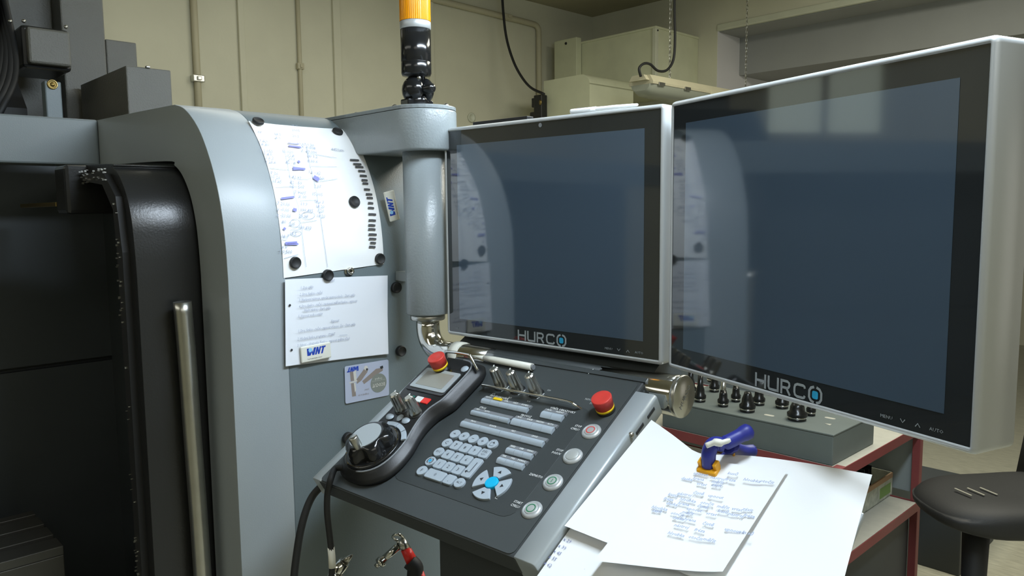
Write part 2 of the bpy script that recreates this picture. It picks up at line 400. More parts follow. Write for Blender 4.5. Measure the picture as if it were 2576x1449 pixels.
pts = [mx(x, y, -.96) for x, y in ((1697, -60), (1697, 30), (1698, 100), (1694, 150), (1678, 176), (1655, 178), (1636, 162), (1620, 160), (1608, 172), (1612, 193))]
m = MB(); m.tube(spline(pts, 6), .0075, 8); o = m.build('lamp_cable', M_RUBBER, None, FM); tag(o, 'black cable dropping from ceiling and looping into the unlit lamp', 'cable')
# the lit twin of that lamp, above the console (out of the frame)
lamp('lit fluorescent batten lamp hanging above the control console', FM @ T((1.48, -.42, 2.30)), lit=True)

# ================================================================== MACHINE
CAM_SCALE = .690  # shrinks the machine section about the camera
mach = thing('machining_center', 'grey and black milling machine with rounded door frame', 'machine', FM)
# outer profile of the enclosure in (x, z)
OUT = [(p.x, p.y) for p in spline([(0, 1.40, 0), (-.004, 1.47, 0), (-.015, 1.54, 0), (-.036, 1.61, 0), (-.073, 1.682, 0), (-.122, 1.745, 0), (-.187, 1.792, 0), (-.250, 1.813, 0), (-.34, 1.819, 0), (-.90, 1.835, 0)], 5)]
INN = [(p.x, p.y) for p in spline([(-.155, 1.40, 0), (-.160, 1.47, 0), (-.170, 1.53, 0), (-.194, 1.59, 0), (-.236, 1.640, 0), (-.285, 1.668, 0), (-.345, 1.682, 0), (-.90, 1.697, 0)], 5)]
def shift(poly, d):   # crude inset of a profile that runs up then back
    return [(x - d * (1 if z < 1.5 else max(0, 1 - (z - 1.5) / .2)), z - d * (0 if z < 1.5 else min(1, (z - 1.5) / .2))) for x, z in poly]
frame_poly = [(0, -.64)] + OUT + INN[::-1] + [(-.155, -.64)]
m = MB(); m.prism(frame_poly, -.135, .006, axis=1); ff = m.build('door_frame', M_LIGHT, mach)
for f in ff.data.polygons: f.use_smooth = abs(f.normal.y) < .5
m = MB(); m.prism([(-.0015, -.64)] + shift(OUT, .0015) + [(-.90, -.64)], .006, .468, axis=1); sp = m.build('side_cover', M_DARK, mach)
for f in sp.data.polygons: f.use_smooth = abs(f.normal.y) < .5
for o in (ff, sp):
    md = o.modifiers.new('b', 'BEVEL'); md.width = .003; md.segments = 2; md.limit_method = 'ANGLE'; md.angle_limit = .9
m = MB(); m.box(-1.0, -.885, -3.2, -.1355, 1.697, 1.835, .006); m.build('front_beam', M_BEAM, mach)
m = MB(); m.box(-1.9, -1.0, .15, .435, -.64, 1.80); m.build('rear_housing', M_DARK, mach)
# door
DO = shift(INN, .012); DI = shift(INN, .05)
DO = [p for p in DO if p[0] > -.56]; DI = [p for p in DI if p[0] > -.56]
m = MB(); m.prism([(-.167, -.5)] + DO + DI[::-1] + [(-.205, -.5)], -.277, .0, axis=1); dr = m.build('door', M_BLACKP, mach)
for f in dr.data.polygons: f.use_smooth = abs(f.normal.y) < .5
md = dr.modifiers.new('b', 'BEVEL'); md.width = .004; md.segments = 2; md.limit_method = 'ANGLE'; md.angle_limit = .9
m = MB(); m.tube(spline([(-.12, -.195, 1.343), (-.122, -.19, 1.2), (-.124, -.186, 1.0), (-.124, -.182, .8), (-.122, -.18, .55)], 5), .0205, 18)
hd = m.build('handle', M_STEEL, dr); hd['label'] = 'long satin steel bar handle'
m = MB(); m.tube([(-.17, -.181, .60), (-.12, -.181, .60)], .012); m.tube([(-.17, -.192, 1.30), (-.12, -.192, 1.30)], .012); m.build('handle_mount', M_BLACKP, dr)
m = MB()
m.prism([(-.21, 1.46), (-.215, -.4), (-.25, -.4), (-.25, 1.46), (-.26, 1.56), (-.33, 1.62), (-.5, 1.635), (-.5, 1.655), (-.31, 1.645), (-.235, 1.59)], -.292, -.276, axis=1); m.build('door_seal', M_RUBBER, dr)
m = MB(); m.box(-.60, -.50, -.33, -.20, 1.55, 1.675, .01); m.build('door_roller_block', M_BLACKP, dr)
p1, p2 = my(60, 518, -.30), my(150, 518, -.30)
m = MB(); m.box(p1.x, p2.x, -.31, -.29, p1.z - .006, p1.z + .006, .002); m.build('guide_rail', M_BRASS, mach)
# chips clinging to the door edge
m = MB()
for k in range(90):
    z = random.choice([random.uniform(.62, 1.5), random.uniform(1.3, 1.6), random.uniform(.62, .78)]); x = -.235 + random.uniform(-.015, .015)
    if random.random() < .45: x = random.uniform(-.52, -.28); z = 1.64 + random.uniform(-.012, .02)
    s = random.uniform(.0006, .0018); m.box(x - s, x + s, -.297, -.292, z - s * random.uniform(.5, 2), z + s)
o = m.build('metal_chips', M_STEEL, dr); o['kind'] = 'stuff'
# interior
m = MB(); m.box(-1.34, -1.30, -3.2, .0, -.64, 1.02); m.box(-1.34, -1.325, -3.2, .0, 1.02, 1.036); m.box(-1.34, -1.30, -3.2, .0, 1.036, 1.85)
m.build('interior_wall', M_INT, mach)
m = MB(); m.box(-1.3, -.22, -.02, .003, -.6, 1.66); m.build('interior_side', M_INT, mach)
m = MB(); m.box(-1.3, -.30, -3.2, -.02, -.2, .2); m.build('interior_floor', M_INT, mach)
m = MB(); m.box(-1.3, -1.0, -3.2, -.137, 1.80, 1.834); m.build('roof_sheet', M_DARK, mach)
tb = MB(); tb.box(-1.12, -.75, -2.2, -.337, .42, .565, .003)
xs = [-.75, -.83, -.86, -.94, -.97, -1.05, -1.08, -1.12]
for k in range(0, 8, 2): tb.box(xs[k + 1], xs[k], -2.2, -.337, .565, .592, .002)
tbo = tb.build('work_table', M_TABLE, mach)
# column and boxes above the beam
m = MB(); m.box(-2.2, -1.8, .013, .173, 1.7, 3.05, .006); m.box(-2.2, -1.92, -.9, .013, 1.7, 3.05, .006); m.build('column', M_COL, mach)
m = MB(); m.box(-2.05, -1.80, .1735, .294, 1.7, 2.268, .005); m.build('column_box', M_COL, mach)
m = MB(); m.box(-1.75, -1.2, .055, .208, 1.60, 2.064, .004); m.build('cover_box', M_COL, mach)
m = MB(); m.box(-1.205, -1.19, .12, .135, 2.062, 2.07, .003); m.build('bolt_head', M_STEEL, mach)
m = MB(); m.box(-1.78, -1.53, -.185, -.028, 2.075, 2.225, .012); jb = m.build('junction_box', M_BLACKP, mach)
m = MB(); m.box(-1.535, -1.497, -.172, -.036, 2.088, 2.214, .008); m.build('lid', M_COL, jb)
m = MB()
for y, z in ((-.178, 2.232), (-.045, 2.232), (-.22, 2.225)): m.ball((-1.51, y, z), .007)
m.build('screw', M_STEEL, jb)
m = MB(); m.box(-1.35, -1.30, -.175, -.125, 1.8, 2.0, .004); br = m.build('mount_bracket', M_DARK, mach)
q = mx(133, 208, -1.29)
m = MB(); m.lathe([(0, .006), (.006, .006), (.007, .003), (.012, .003), (.015, .008), (.017, 0)], T((-1.3, q.y, q.z - .005)) @ Matrix.Rotation(PI / 2, 4, 'Y'), 16); m.build('cap_screw', M_BRASS, br)
m = MB(); m.prism([(-1.9, 1.8), (-1.45, 1.8), (-1.45, 1.92), (-1.6, 2.06), (-1.9, 2.08)], -.9, -.2, axis=1); m.build('bellows_cover', M_RUBBER, mach)
m = MB()
for k in range(4): m.tube(spline([(-1.42, -.5 + .05 * k, 1.8), (-1.40, -.34 + .02 * k, 1.92), (-1.5, -.26 + .015 * k, 2.08), (-1.7, -.2, 2.3 + .03 * k)], 6), .012, 8)
m.build('hose', M_RUBBER, mach)
m = MB(); m.box(-1.9, -1.6, -.95, -.24, 2.2, 2.9, .01); m.build('spindle_head', M_BLACKP, mach)

# ------------------------------------------------ swing arm: bracket, column, elbow
AX, AY = .10, .355
arm = thing('support_arm', 'grey swing arm with vertical tube and chrome elbow on machine side', 'arm', FM @ T((AX, AY, 1.27)))
def A_(mb, n, mm): return L_(mb, n, mm, arm)
poly = [(-.29, AY - .085), (AX, AY - .085)] + [(AX + .085 * math.sin(a), AY - .085 * math.cos(a)) for a in [PI * k / 16 for k in range(1, 16)]] + [(AX, AY + .085), (-.29, AY + .085)]
m = MB(); m.prism(poly, 1.70, 1.803, axis=2); bo = A_(m, 'bracket', M_MID)
for f in bo.data.polygons: f.use_smooth = abs(f.normal.z) < .5
md = bo.modifiers.new('b', 'BEVEL'); md.width = .004; md.segments = 2; md.limit_method = 'ANGLE'; md.angle_limit = .9
m = MB(); m.prism([(x * .985 + .0015, AY + (y - AY) * .985) for x, y in poly if x > -.18 or True], 1.803, 1.812, axis=2, bev=.002); A_(m, 'bracket_lid', M_MID)
for x, y in ((-.12, AY - .06), (AX - .03, AY - .068), (AX + .068, AY + .02), (-.02, AY + .07)):
    m = MB(); m.lathe([(0, .007), (.004, .006), (.007, .002), (.007, 0)], T((x, y, 1.812)), 14); A_(m, 'lid_screw', M_STEEL)
m = MB(); m.lathe([(0, 1.28), (.054, 1.28), (.056, 1.283), (.056, 1.70), (0, 1.70)], T((AX, AY, 0)), 40); A_(m, 'column_tube', M_MID)
m = MB(); m.lathe([(0, 1.264), (.044, 1.264), (.046, 1.266), (.046, 1.28), (0, 1.28)], T((AX, AY, 0)), 36); A_(m, 'collar', M_STEEL)
# elbow leads towards the console pivot
d = (FM.to_3x3().inverted() @ LX).normalized()
R0 = .062; z0 = 1.264
pts = [(AX, AY, z0), (AX, AY, z0 - .02)] + [Vector((AX, AY, z0 - .02)) + d * R0 + (-d * math.cos(a) + Vector((0, 0, -1)) * math.sin(a)) * R0 - Vector((0, 0, 0)) for a in [PI / 2 * k / 10 for k in range(1, 11)]]
pts = [Vector(p) for p in pts]; pts.append(pts[-1] + d * .17)
m = MB(); m.tube(pts, .031, 24); A_(m, 'elbow_pipe', M_CHROME)
m = MB(); m.tube([pts[-2] + d * .045, pts[-2] + d * .075], .035, 24); A_(m, 'clamp_collar', M_IVORY)
q = mx(1000, 696, .02)
m = MB(); m.box(-.001, .05, .325, .365, q.z - .013, q.z + .013, .003); A_(m, 'stop_tab', M_LIGHT)

# ------------------------------------------------ signal lamp
sg = thing('signal_lamp', 'amber machine signal lamp on black base above the swing arm', 'lamp', FM @ T((AX - .01, AY - .012, 1.812)))
m = MB(); m.lathe([(0, 0), (.030, 0), (.030, .02), (.026, .028)], None, 24); m.box(-.018, .018, -.04, .04, 0, .02, .004); m.build('foot', M_BLACKG, sg)
m = MB(); m.ball((0, -.012, .044), .034, (1, .75, 1)); m.ball((.004, .022, .044), .032, (1, .6, 1)); m.lathe([(.012, -.03), (.012, .034), (.009, .038), (0, .038)], T((.024, .004, .044)) @ Matrix.Rotation(PI / 2, 4, 'Y'), 16); m.build('tilt_joint', M_BLACKG, sg)
m = MB(); m.lathe([(0, .06), (.022, .06), (.022, .078), (.036, .080), (.0385, .086), (.0385, .112), (.0378, .113), (.0378, .114), (.0385, .115), (.0385, .194), (0, .194)], None, 36); m.build('base', M_BLACKG, sg)
m = MB(); m.ball((.021, -.008, .072), .006); m.build('screw', M_STEEL, sg)
m = MB(); m.lathe([(0, .194), (.038, .194), (.0395, .196), (.0395, .212), (.038, .214), (0, .214)], None, 36); m.build('ring', M_ALU2, sg)
m = MB(); t = bmesh.new(); n = 96; rr = []
for z in (.214, .32): rr.append([t.verts.new(((.0385 + (.0008 if k % 2 else 0)) * math.cos(2 * PI * k / n), (.0385 + (.0008 if k % 2 else 0)) * math.sin(2 * PI * k / n), z)) for k in range(n)])
for k in range(n): t.faces.new((rr[0][k], rr[0][(k + 1) % n], rr[1][(k + 1) % n], rr[1][k]))
t.faces.new(rr[1]); m.merge(t); m.build('lens', M_AMBER, sg)

# ------------------------------------------------ sheets, magnets and card on the machine
PROF = OUT   # starts at (0,1.40)
cum = [0.0]
for (xa, za), (xb, zb) in zip(PROF, PROF[1:]): cum.append(cum[-1] + math.hypot(xb - xa, zb - za))
def prof_at(t, off=0.0):
    if t <= 0: return (off, 1.40 + t, 1.0, 0.0)
    for i in range(len(cum) - 1):
        if cum[i + 1] >= t or i == len(cum) - 2:
            f = (t - cum[i]) / (cum[i + 1] - cum[i]); (xa, za), (xb, zb) = PROF[i], PROF[i + 1]
            tx, tz = xb - xa, zb - za; l = math.hypot(tx, tz); nx, nz = tz / l, -tx / l
            return (xa + (xb - xa) * f + nx * off, za + (zb - za) * f + nz * off, nx, nz)
def on_prof(px, py):
    o = FM.inverted() @ CAM; r = FM.to_3x3().inverted() @ ray(px, py); best = None
    P = [(0, .5)] + PROF; cc = [-.9] + cum
    for i in range(len(P) - 1):
        (xa, za), (xb, zb) = P[i], P[i + 1]; ex, ez = xb - xa, zb - za
        det = r.x * (-ez) + ex * r.z
        if abs(det) < 1e-12: continue
        bx, bz = xa - o.x, za - o.z
        lam = (bx * (-ez) + ex * bz) / det; mu = (r.x * bz - r.z * bx) / det
        if -1e-6 <= mu <= 1 + 1e-6 and lam > 0 and (best is None or lam < best[0]):
            best = (lam, o.y + r.y * lam, cc[i] + mu * (cc[i + 1] - cc[i]) if i else za + mu * ez - 1.40)
    return (best[1], best[2])
def wrap(mb, off):     # (s, t, z) -> on the curved machine side
    for v in mb.b.verts:
        x, z, nx, nz = prof_at(v.co.y, off + v.co.z); v.co = (x, v.co.x, z)
    return mb
s1, t1 = on_prof(890, 330)
TT = t1 + .002
def edge_bot(s): return -.008 + .018 * (s / .29)
p1o = None
m = MB(); ns, nt_ = 24, 40; vv = []
for j in range(nt_ + 1):
    for i in range(ns + 1):
        s = .001 + .288 * i / ns; tb_ = edge_bot(s); t = tb_ + (TT - tb_) * j / nt_
        cx, cy = (s - .20) / .05, (t - .045) / .03
        bul = .004 * math.exp(-cx * cx - cy * cy) + .002 * math.sin(s * 40 + t * 25) * .4 + (.006 * max(0, 1 - (TT - t) / .05) * max(0, 1 - s / .08))
        x, z, nx, nz = prof_at(t, .0012 + max(0, bul)); vv.append((x, s, z))
fc = [(j * (ns + 1) + i, j * (ns + 1) + i + 1, (j + 1) * (ns + 1) + i + 1, (j + 1) * (ns + 1) + i) for j in range(nt_) for i in range(ns)]
m._add(vv, fc, True); num = m.build('number_sheet', M_PAPER, None, FM); tag(num, 'white sheet of handwritten numbers curved over the machine top edge', 'paper')
def note(mb_fill, name, mm, par, off):
    mb = MB(); mb_fill(mb); wrap(mb, off); o = mb.build(name, mm, par); return o
def tally(mb):
    for px, py, L in ((890, 405, 22), (897, 415, 20), (902, 422, 20), (908, 432, 17), (912, 444, 17), (915, 455, 15), (917, 463, 14), (921, 478, 15), (926, 490, 16), (928, 499, 15), (930, 512, 13), (931, 524, 15), (934, 540, 19), (934, 555, 18), (933, 567, 17), (933, 577, 18), (935, 590, 20), (935, 601, 18), (936, 611, 14), (934, 621, 16)):
        a = on_prof(px - L / 2, py); b = on_prof(px + L / 2, py + 1); stroke(mb, [a, ((a[0] + b[0]) / 2, (a[1] + b[1]) / 2 + .0006), b], .0055, 0)
note(tally, 'tally_marks', M_MARK, num, .0052)
def col_lines(mb):
    def ln(pts, w=.0008): stroke(mb, [on_prof(*p) for p in pts], w, 0)
    ln([(712, 375), (722, 420), (735, 480), (748, 520), (757, 580), (764, 640), (768, 672)]); ln([(768, 365), (778, 420), (793, 480), (803, 540), (812, 600), (822, 672)])
    for pts in (([(676, 425), (725, 430)]), ([(728, 419), (748, 420)]), ([(772, 388), (845, 400)]), ([(780, 421), (845, 422)]), ([(790, 460), (846, 452)]), ([(692, 472), (745, 471)]), ([(745, 453), (780, 452)]), ([(753, 506), (795, 504)]), ([(757, 560), (795, 555)]), ([(706, 603), (720, 604)]), ([(729, 578), (753, 578)]), ([(712, 650), (748, 640)])): ln(pts, .0008)
    for cx, cy, rx, ry in ((773, 543, 17, 9), (740, 562, 12, 10), (744, 588, 12, 6)):
        ln([(cx + rx * math.cos(a), cy + ry * math.sin(a)) for a in [2 * PI * k / 16 for k in range(17)]], .0010)
note(col_lines, 'column_lines', M_PEN, num, .0048)
def numbers(mb):
    L = [(745, 330, '2015'), (700, 340, '18.5'), (700, 350, '4 0'), (746, 345, '20,5'), (742, 318, 'X Y'), (655, 335, 'dif'), (665, 357, '7 4,0'), (668, 366, '8 40'),
         (673, 381, '5 5,055'), (676, 390, '1 4,0'), (680, 399, '2 6,2'), (683, 409, '3 26,6'), (690, 438, '7 26'), (693, 448, '10 26'), (697, 458, '11 65'),
         (725, 383, '10,020'), (732, 393, '-12,8'), (735, 402, '20,1'), (735, 411, '42 - 8'), (745, 447, '1 42,99'), (748, 461, '42 - 59'), (752, 471, '1,2 - 507'), (756, 486, '7 9007'), (760, 497, 'X 99'),
         (775, 364, '19,67 0 20'), (780, 372, 'X -0,008'), (782, 382, 'Z -49,006'), (790, 395, '80 1,2'), (790, 407, '8,00 6'), (797, 435, '1,6 - x2'), (806, 449, 'radek'), (800, 471, '1,07'), (800, 490, '15,005'), (805, 509, '18 v 3'), (806, 521, '18,20'), (807, 532, '1,20'), (808, 545, '19,20'),
         (715, 514, '7 20,06'), (716, 528, 'y -0,06'), (718, 543, 'z -20,06'), (712, 560, '80'), (716, 596, '18-7'), (715, 622, 'x 0'), (720, 634, '7 0,500'),
         (765, 515, '19,9'), (773, 530, '199,495'), (764, 545, '29,98'), (733, 565, '265'), (737, 590, '19,5'), (768, 574, '199,433'), (850, 378, '4451xm')]
    for px, py, s in L:
        q = on_prof(px - 3 * len(s), py + 3); put_text(mb, s, .0125, q[0], q[1], 0, rot=-.08, shear=.2, align='LEFT', width=.9)
note(numbers, 'handwriting', M_PEN, num, .0050)['kind'] = 'stuff'
def scrib(mb):
    for a, b, w in (((724, 370), (755, 374), .005), ((735, 425), (765, 428), .006), ((735, 429), (766, 427), .004), ((705, 501), (738, 497), .005), ((715, 613), (745, 611), .007), ((718, 615), (748, 614), .004), ((787, 447), (800, 455), .012), ((789, 452), (800, 451), .010), ((735, 528), (744, 530), .008), ((722, 363), (750, 366), .0025), ((711, 574), (716, 578), .006), ((748, 407), (752, 412), .006)):
        stroke(mb, [on_prof(*a), on_prof(*b)], w, 0)
note(scrib, 'scribbles', M_SCRIB, num, .0054)['kind'] = 'stuff'

def magnet(px, py, r, h, label, off=.002, mm=M_RUBBER, fn=on_prof):
    s, t = fn(px, py); x, z, nx, nz = prof_at(t, off)
    M = FM @ mat_axes((x, s, z), (0, 1, 0), (-nz, 0, nx), (nx, 0, nz))
    o = thing('round_magnet', label, 'magnet', M, 'round magnets on the machine side')
    m = MB(); m.lathe([(0, 0), (r * .92, 0), (r, h * .15), (r, h * .75), (r * .9, h), (r * .82, h), (r * .8, h * .94), (0, h * .94)], None, 24); m.build('cap', mm, o)
    m = MB(); m.lathe([(0, -.0005), (r * .7, -.0005), (r * .7, h * .1), (0, h * .1)], None, 16); m.build('magnet_core', M_STEEL, o)
    return o
magnet(647, 315, .0145, .008, 'round black magnet at the top left corner of the number sheet', .008)
magnet(848, 335, .0145, .008, 'round black magnet at the top right corner of the number sheet')
magnet(889, 509, .0150, .009, 'round black magnet in the middle of the number sheet by the tally marks')
magnet(740, 661, .0145, .009, 'round black magnet at the bottom left corner of the number sheet')
magnet(953, 651, .0145, .009, 'round black magnet at the bottom right corner of the number sheet')
magnet(821, 692, .0145, .012, 'round grey-black magnet between the two sheets, half behind the lower one')
magnet(993, 723, .0150, .012, 'round black magnet on the grey side below the arm stop')
magnet(1004, 882, .0145, .014, 'round black magnet on the grey side right of the lined sheet')
magnet(872, 1101, .0160, .014, 'round black magnet on the grey side behind the handwheel')
s, t = on_prof(878, 681)
o = thing('cap_bolt', 'shiny steel cap bolt on the grey side between the two sheets', 'bolt', FM @ mat_axes((.0, s, 1.40 + t), (0, 1, 0), (0, 0, 1), (1, 0, 0)))
m = MB(); m.lathe([(.004, .006), (.004, .012), (.0085, .012), (.0095, .010), (.0095, 0)], None, 20); m.build('head', M_CHROME, o)
m = MB(); m.lathe([(0, .0015), (.014, .0015), (.014, 0)], None, 20); m.build('washer', M_STEEL, o)

# lined sheet
nt2 = thing('lined_sheet', 'white lined sheet of handwritten instructions with two punched holes', 'paper', FM @ mat_axes((.001, 0.0, 1.3895), (0, 1, 0), (0, 0, 1), (1, 0, 0)))
Wp, Hp = .297, .21
def shear_pt(x, y): return (x, y - .0345 * x)      # hangs 2 degrees askew
def sheetmesh(off, dx=0, dy=0):
    m = MB(); vv = []; n = 20
    for j in range(n + 1):
        for i in range(n + 1):
            x, y = Wp * i / n, -Hp * j / n; X, Y = x * math.cos(.035) + y * math.sin(.035), -x * math.sin(.035) + y * math.cos(.035)
            lift = .012 * max(0, (x / Wp - .55)) ** 2 * max(0, -y / Hp - .5) * 4 + .004 * math.exp(-((x - .0) / .03) ** 2)
            vv.append((X + dx, Y + dy, off + lift))
    m._add(vv, [(j * (n + 1) + i, (j + 1) * (n + 1) + i, (j + 1) * (n + 1) + i + 1, j * (n + 1) + i + 1) for j in range(n) for i in range(n)], True); return m
sheetmesh(.0045).build('front_page', M_PAPER2, nt2)
sheetmesh(.0010, .002, -.002).build('back_page', M_PAPER2, nt2)
m = MB()
for y in (-.063, -.172): polyflat(m, circle(.0030, .011 - .002, y, 14), .0105)
m.build('punched_hole', M_PRINT, nt2)
TX = Matrix.Rotation(-.035, 4, 'Z')
def px2sheet(px, py):
    p = mx(px, py, .006); return (p.y, p.z - 1.3895)
m = MB()
for px, py, s in ((825, 706, 'Vklad'), (752, 724, '1. Stop cyklu'), (750, 741, '2. Stroj. funkce - ruční'), (748, 755, '3. Nastavení nástroje, vyvolat nástroj z koše - Start cyklu'), (748, 771, '4. Stroj. funkce - ruční - nastavení měření funkce - vypnout'), (762, 781, 'Vložit nástroj - Start cyklu'), (746, 796, '5. Vypnout vodu a vrátit'), (830, 808, 'Vypnout'), (745, 833, '1. Stroj. funkce - ruční - zapnout vřeteno, čas - Start cyklu'), (744, 853, '2. Hledaná funkce programu - START'), (743, 869, '3. Vybrat - obrazovka. Funkce - vypnout zpětné (čas)')):
    q = px2sheet(px, py); put_text(m, s, .0105, q[0], q[1] - .003, .0135, rot=-.035 + .03, shear=.35, align='LEFT', width=.66)
q1, q2 = px2sheet(852, 843), px2sheet(872, 842); stroke(m, [q1, q2], .0008, .0135)
hw = m.build('handwriting', M_PEN, nt2); hw['kind'] = 'stuff'
for v in hw.data.vertices: v.co.z = .0058 + .012 * max(0, (v.co.x / Wp - .55)) ** 2 * max(0, -v.co.y / Hp - .5) * 4 + .004 * math.exp(-((v.co.x) / .03) ** 2)

# ---- WNT magnets and card.  logo() draws the wordmark in a unit box 0..1 x 0..0.45
def logo(mb, M, z):
    t = MB()
    polyflat(t, [(0, .36), (.12, .36), (.12, .12), (.20, .30), (.28, .30), (.30, .14), (.38, .36), (.50, .36), (.37, 0), (.27, 0), (.24, .14), (.17, 0), (.0, 0)], z)
    polyflat(t, [(.40, 0), (.53, .36), (.62, .36), (.63, .18), (.69, .36), (.78, .36), (.65, 0), (.57, 0), (.555, .17), (.50, 0)], z)
    polyflat(t, [(.77, .28), (.80, .36), (1.03, .36), (1.0, .28), (.93, .28), (.83, 0), (.735, 0), (.835, .28)], z)
    t.b.transform(M); mb.merge(t.b)
def wnt_magnet(px, py, w, h, rot, label, dxo):
    p = mx(px, py, .004)
    o = thing('logo_magnet', label, 'magnet', FM @ mat_axes((dxo, p.y, p.z), (0, 1, 0), (0, 0, 1), (1, 0, 0)) @ Matrix.Rotation(rot, 4, 'Z'), 'white logo magnets on the machine side')
    m = MB(); m.box(-w / 2, w / 2, -h / 2, h / 2, 0, .007, .0025); m.build('block', M_IVORY, o)
    m = MB(); logo(m, T((-.31 * w, -.12 * h, 0)) @ Matrix.Diagonal((w * .62, w * .62, 1, 1)), .0073); m.build('logo', M_BLUE, o)
    m = MB(); polyflat(m, circle(.065 * w, -.20 * w, .22 * h, 14), .0076); m.build('logo_highlight', M_LBLUE, o)
    m = MB(); put_text(m, 'Total Tooling=Quality x Service²', h * .115, -.32 * w, -.36 * h, .0073, align='LEFT', width=.62 * w / (.52 * .0135 * 32 / .0135 * h * .115)); m.build('lettering', M_PRINT, o)
wnt_magnet(790, 885, .082, .040, .04, 'white block magnet with blue lettering holding the lined sheet', .009)
wnt_magnet(985, 518, .080, .032, -PI / 2 + PI + .28 - .05, 'white block magnet with blue lettering stuck upright beside the tube', .001)

pc = [mx(*p, .002) for p in ((868, 922), (978, 904), (980, 994), (870, 1015))]
cw, ch = .136, .098
cc_ = mx(924, 959, .002)
card = thing('advert_card', 'lilac advertising card with a drill picture stuck upside down below the sheet', 'card', FM @ mat_axes((.001, cc_.y, cc_.z), (0, 1, 0), (0, 0, 1), (1, 0, 0)) @ Matrix.Rotation(-.0, 4, 'Z'))
m = MB(); m.prism(rrect(cw, ch, .005), 0, .0015); m.build('card_sheet', M_CARD, card)
def cpt(x, y): return (-cw / 2 + cw * x, ch / 2 - ch * y)     # picture fractions
m = MB(); polyflat(m, [cpt(.115 + .255 * 0, .15)][:0] or [cpt(x, y) for x, y in ((.11, .16), (.22, .16), (.235, .42), (.125, .42))], .0019); polyflat(m, [cpt(x, y) for x, y in ((.13, .48), (.215, .48), (.235, .84), (.15, .84))], .0019)
polyflat(m, [cpt(x, y) for x, y in ((.38, .47), (.70, .20), (.80, .20), (.86, .20), (.86, .28), (.72, .36), (.42, .56))], .0019); polyflat(m, [cpt(x, y) for x, y in ((.25, .40), (.42, .16), (.53, .16), (.50, .25), (.36, .45), (.26, .52))], .0019)
m.build('drill_picture', M_CARDT, card)
m = MB(); polyflat(m, [cpt(x, y) for x, y in ((.18, .14), (.24, .14), (.255, .42), (.20, .42))], .0022); polyflat(m, [cpt(x, y) for x, y in ((.09, .44), (.27, .42), (.27, .45), (.10, .48))], .0022); polyflat(m, [cpt(x, y) for x, y in ((.19, .48), (.225, .48), (.24, .66), (.21, .74))], .0022)
polyflat(m, circle(.006, *cpt(.47, .13), 14), .0022); m.build('drill_highlight', M_CARDL, card)
m = MB(); polyflat(m, [cpt(x, y) for x, y in ((.79, .16), (.86, .14), (.87, .21), (.81, .23))], .0023); polyflat(m, circle(.003, *cpt(.49, .17), 10), .0023); m.build('insert_picture', M_PRINT, card)
m = MB(); polyflat(m, circle(.0255, *cpt(.755, .60), 32), .0021); m.build('badge', M_CARDG, card)
m = MB(); q = cpt(.755, .62); put_text(m, 'ECOCUT', .0125, q[0], q[1] + .001, .0024, rot=PI, width=.78, bold=.0003)
q = cpt(.755, .47); put_text(m, 'Originál', .0075, q[0], q[1] + .001, .0024, rot=PI); stroke(m, [cpt(.6, .53), cpt(.91, .53)], .0004, .0024); m.build('badge_lettering', M_CARDL, card)
m = MB(); q = cpt(.53, .80); put_text(m, 'Originál je jen', .0075, q[0], q[1] - .002, .0022, rot=PI, align='LEFT', width=.8); q = cpt(.53, .68); put_text(m, 'jeden!', .0075, q[0], q[1] - .002, .0022, rot=PI, align='LEFT', width=.8); m.build('lettering', M_CARDT, card)
m = MB(); q = cpt(.30, .02); logo(m, T((q[0], q[1] - .002, 0)) @ Matrix.Rotation(PI, 4, 'Z') @ Matrix.Diagonal((.034, .034, 1, 1)), .0025); m.build('logo', M_BLUE, card)
card.matrix_world = card.matrix_world @ Matrix(((1, 0, 0, 0), (-.015, 1, 0, 0), (0, 0, 1, 0), (0, 0, 0, 1)))

CAM_SCALE = 1.0
# ================================================================== CONSOLE (frame FC: u right, v up the slope, n out)
cons = thing('control_console', 'sloping dark operator console with grey keys and silver side rails', 'control panel', FC)
UL, UR, V0, V1 = -.205, .243, -.128, .205
m = MB(); m.box(-.19, .21, V0, V1, -.03, 0, .003)
# front skirt and rear ledge under the monitors
m.prism([(V0 + .002, -.03), (V0 + .002, -.004), (V0 + .05, -.004), (V1, -.03), (V1, -.07), (V0 + .06, -.06), (V0 + .012, -.045)], -.165, .205, axis=0)
body = m.build('panel_body', M_CONSB, cons)
m = MB(); m.prism([(V1 - .012, -.03), (V1 - .012, .0018), (V1 - .004, .0018), (V1 + .002, -.0015), (V1 + .045, -.0015), (V1 + .075, -.012), (V1 + .075, -.06)], -.19, .212, axis=0); m.build('rear_ledge', M_CONS, cons)
m = MB(); m.prism(rrect(.392, .315, .008, .008, .032), 0, .0012); m.build('overlay', M_CONS, cons)
# recessed key field (rounded outline seen around the keypad)
fld = [pan(*p) for p in ((1180, 1000), (1480, 1070), (1290, 1300), (1020, 1215))]
m = MB(); m.prism(rrect(.235, .205, .02, .052, .020), .0012, .0018, bev=.0005); m.build('key_field', M_FIELD, cons)
m = MB(); m.lathe([(0, -.155), (.029, -.155), (.031, -.153), (.031, .213), (0, .213)], T((0, .207, -.0305)) @ Matrix.Rotation(PI / 2, 4, 'Y'), 32); m.build('pivot_housing', M_CONS, cons)
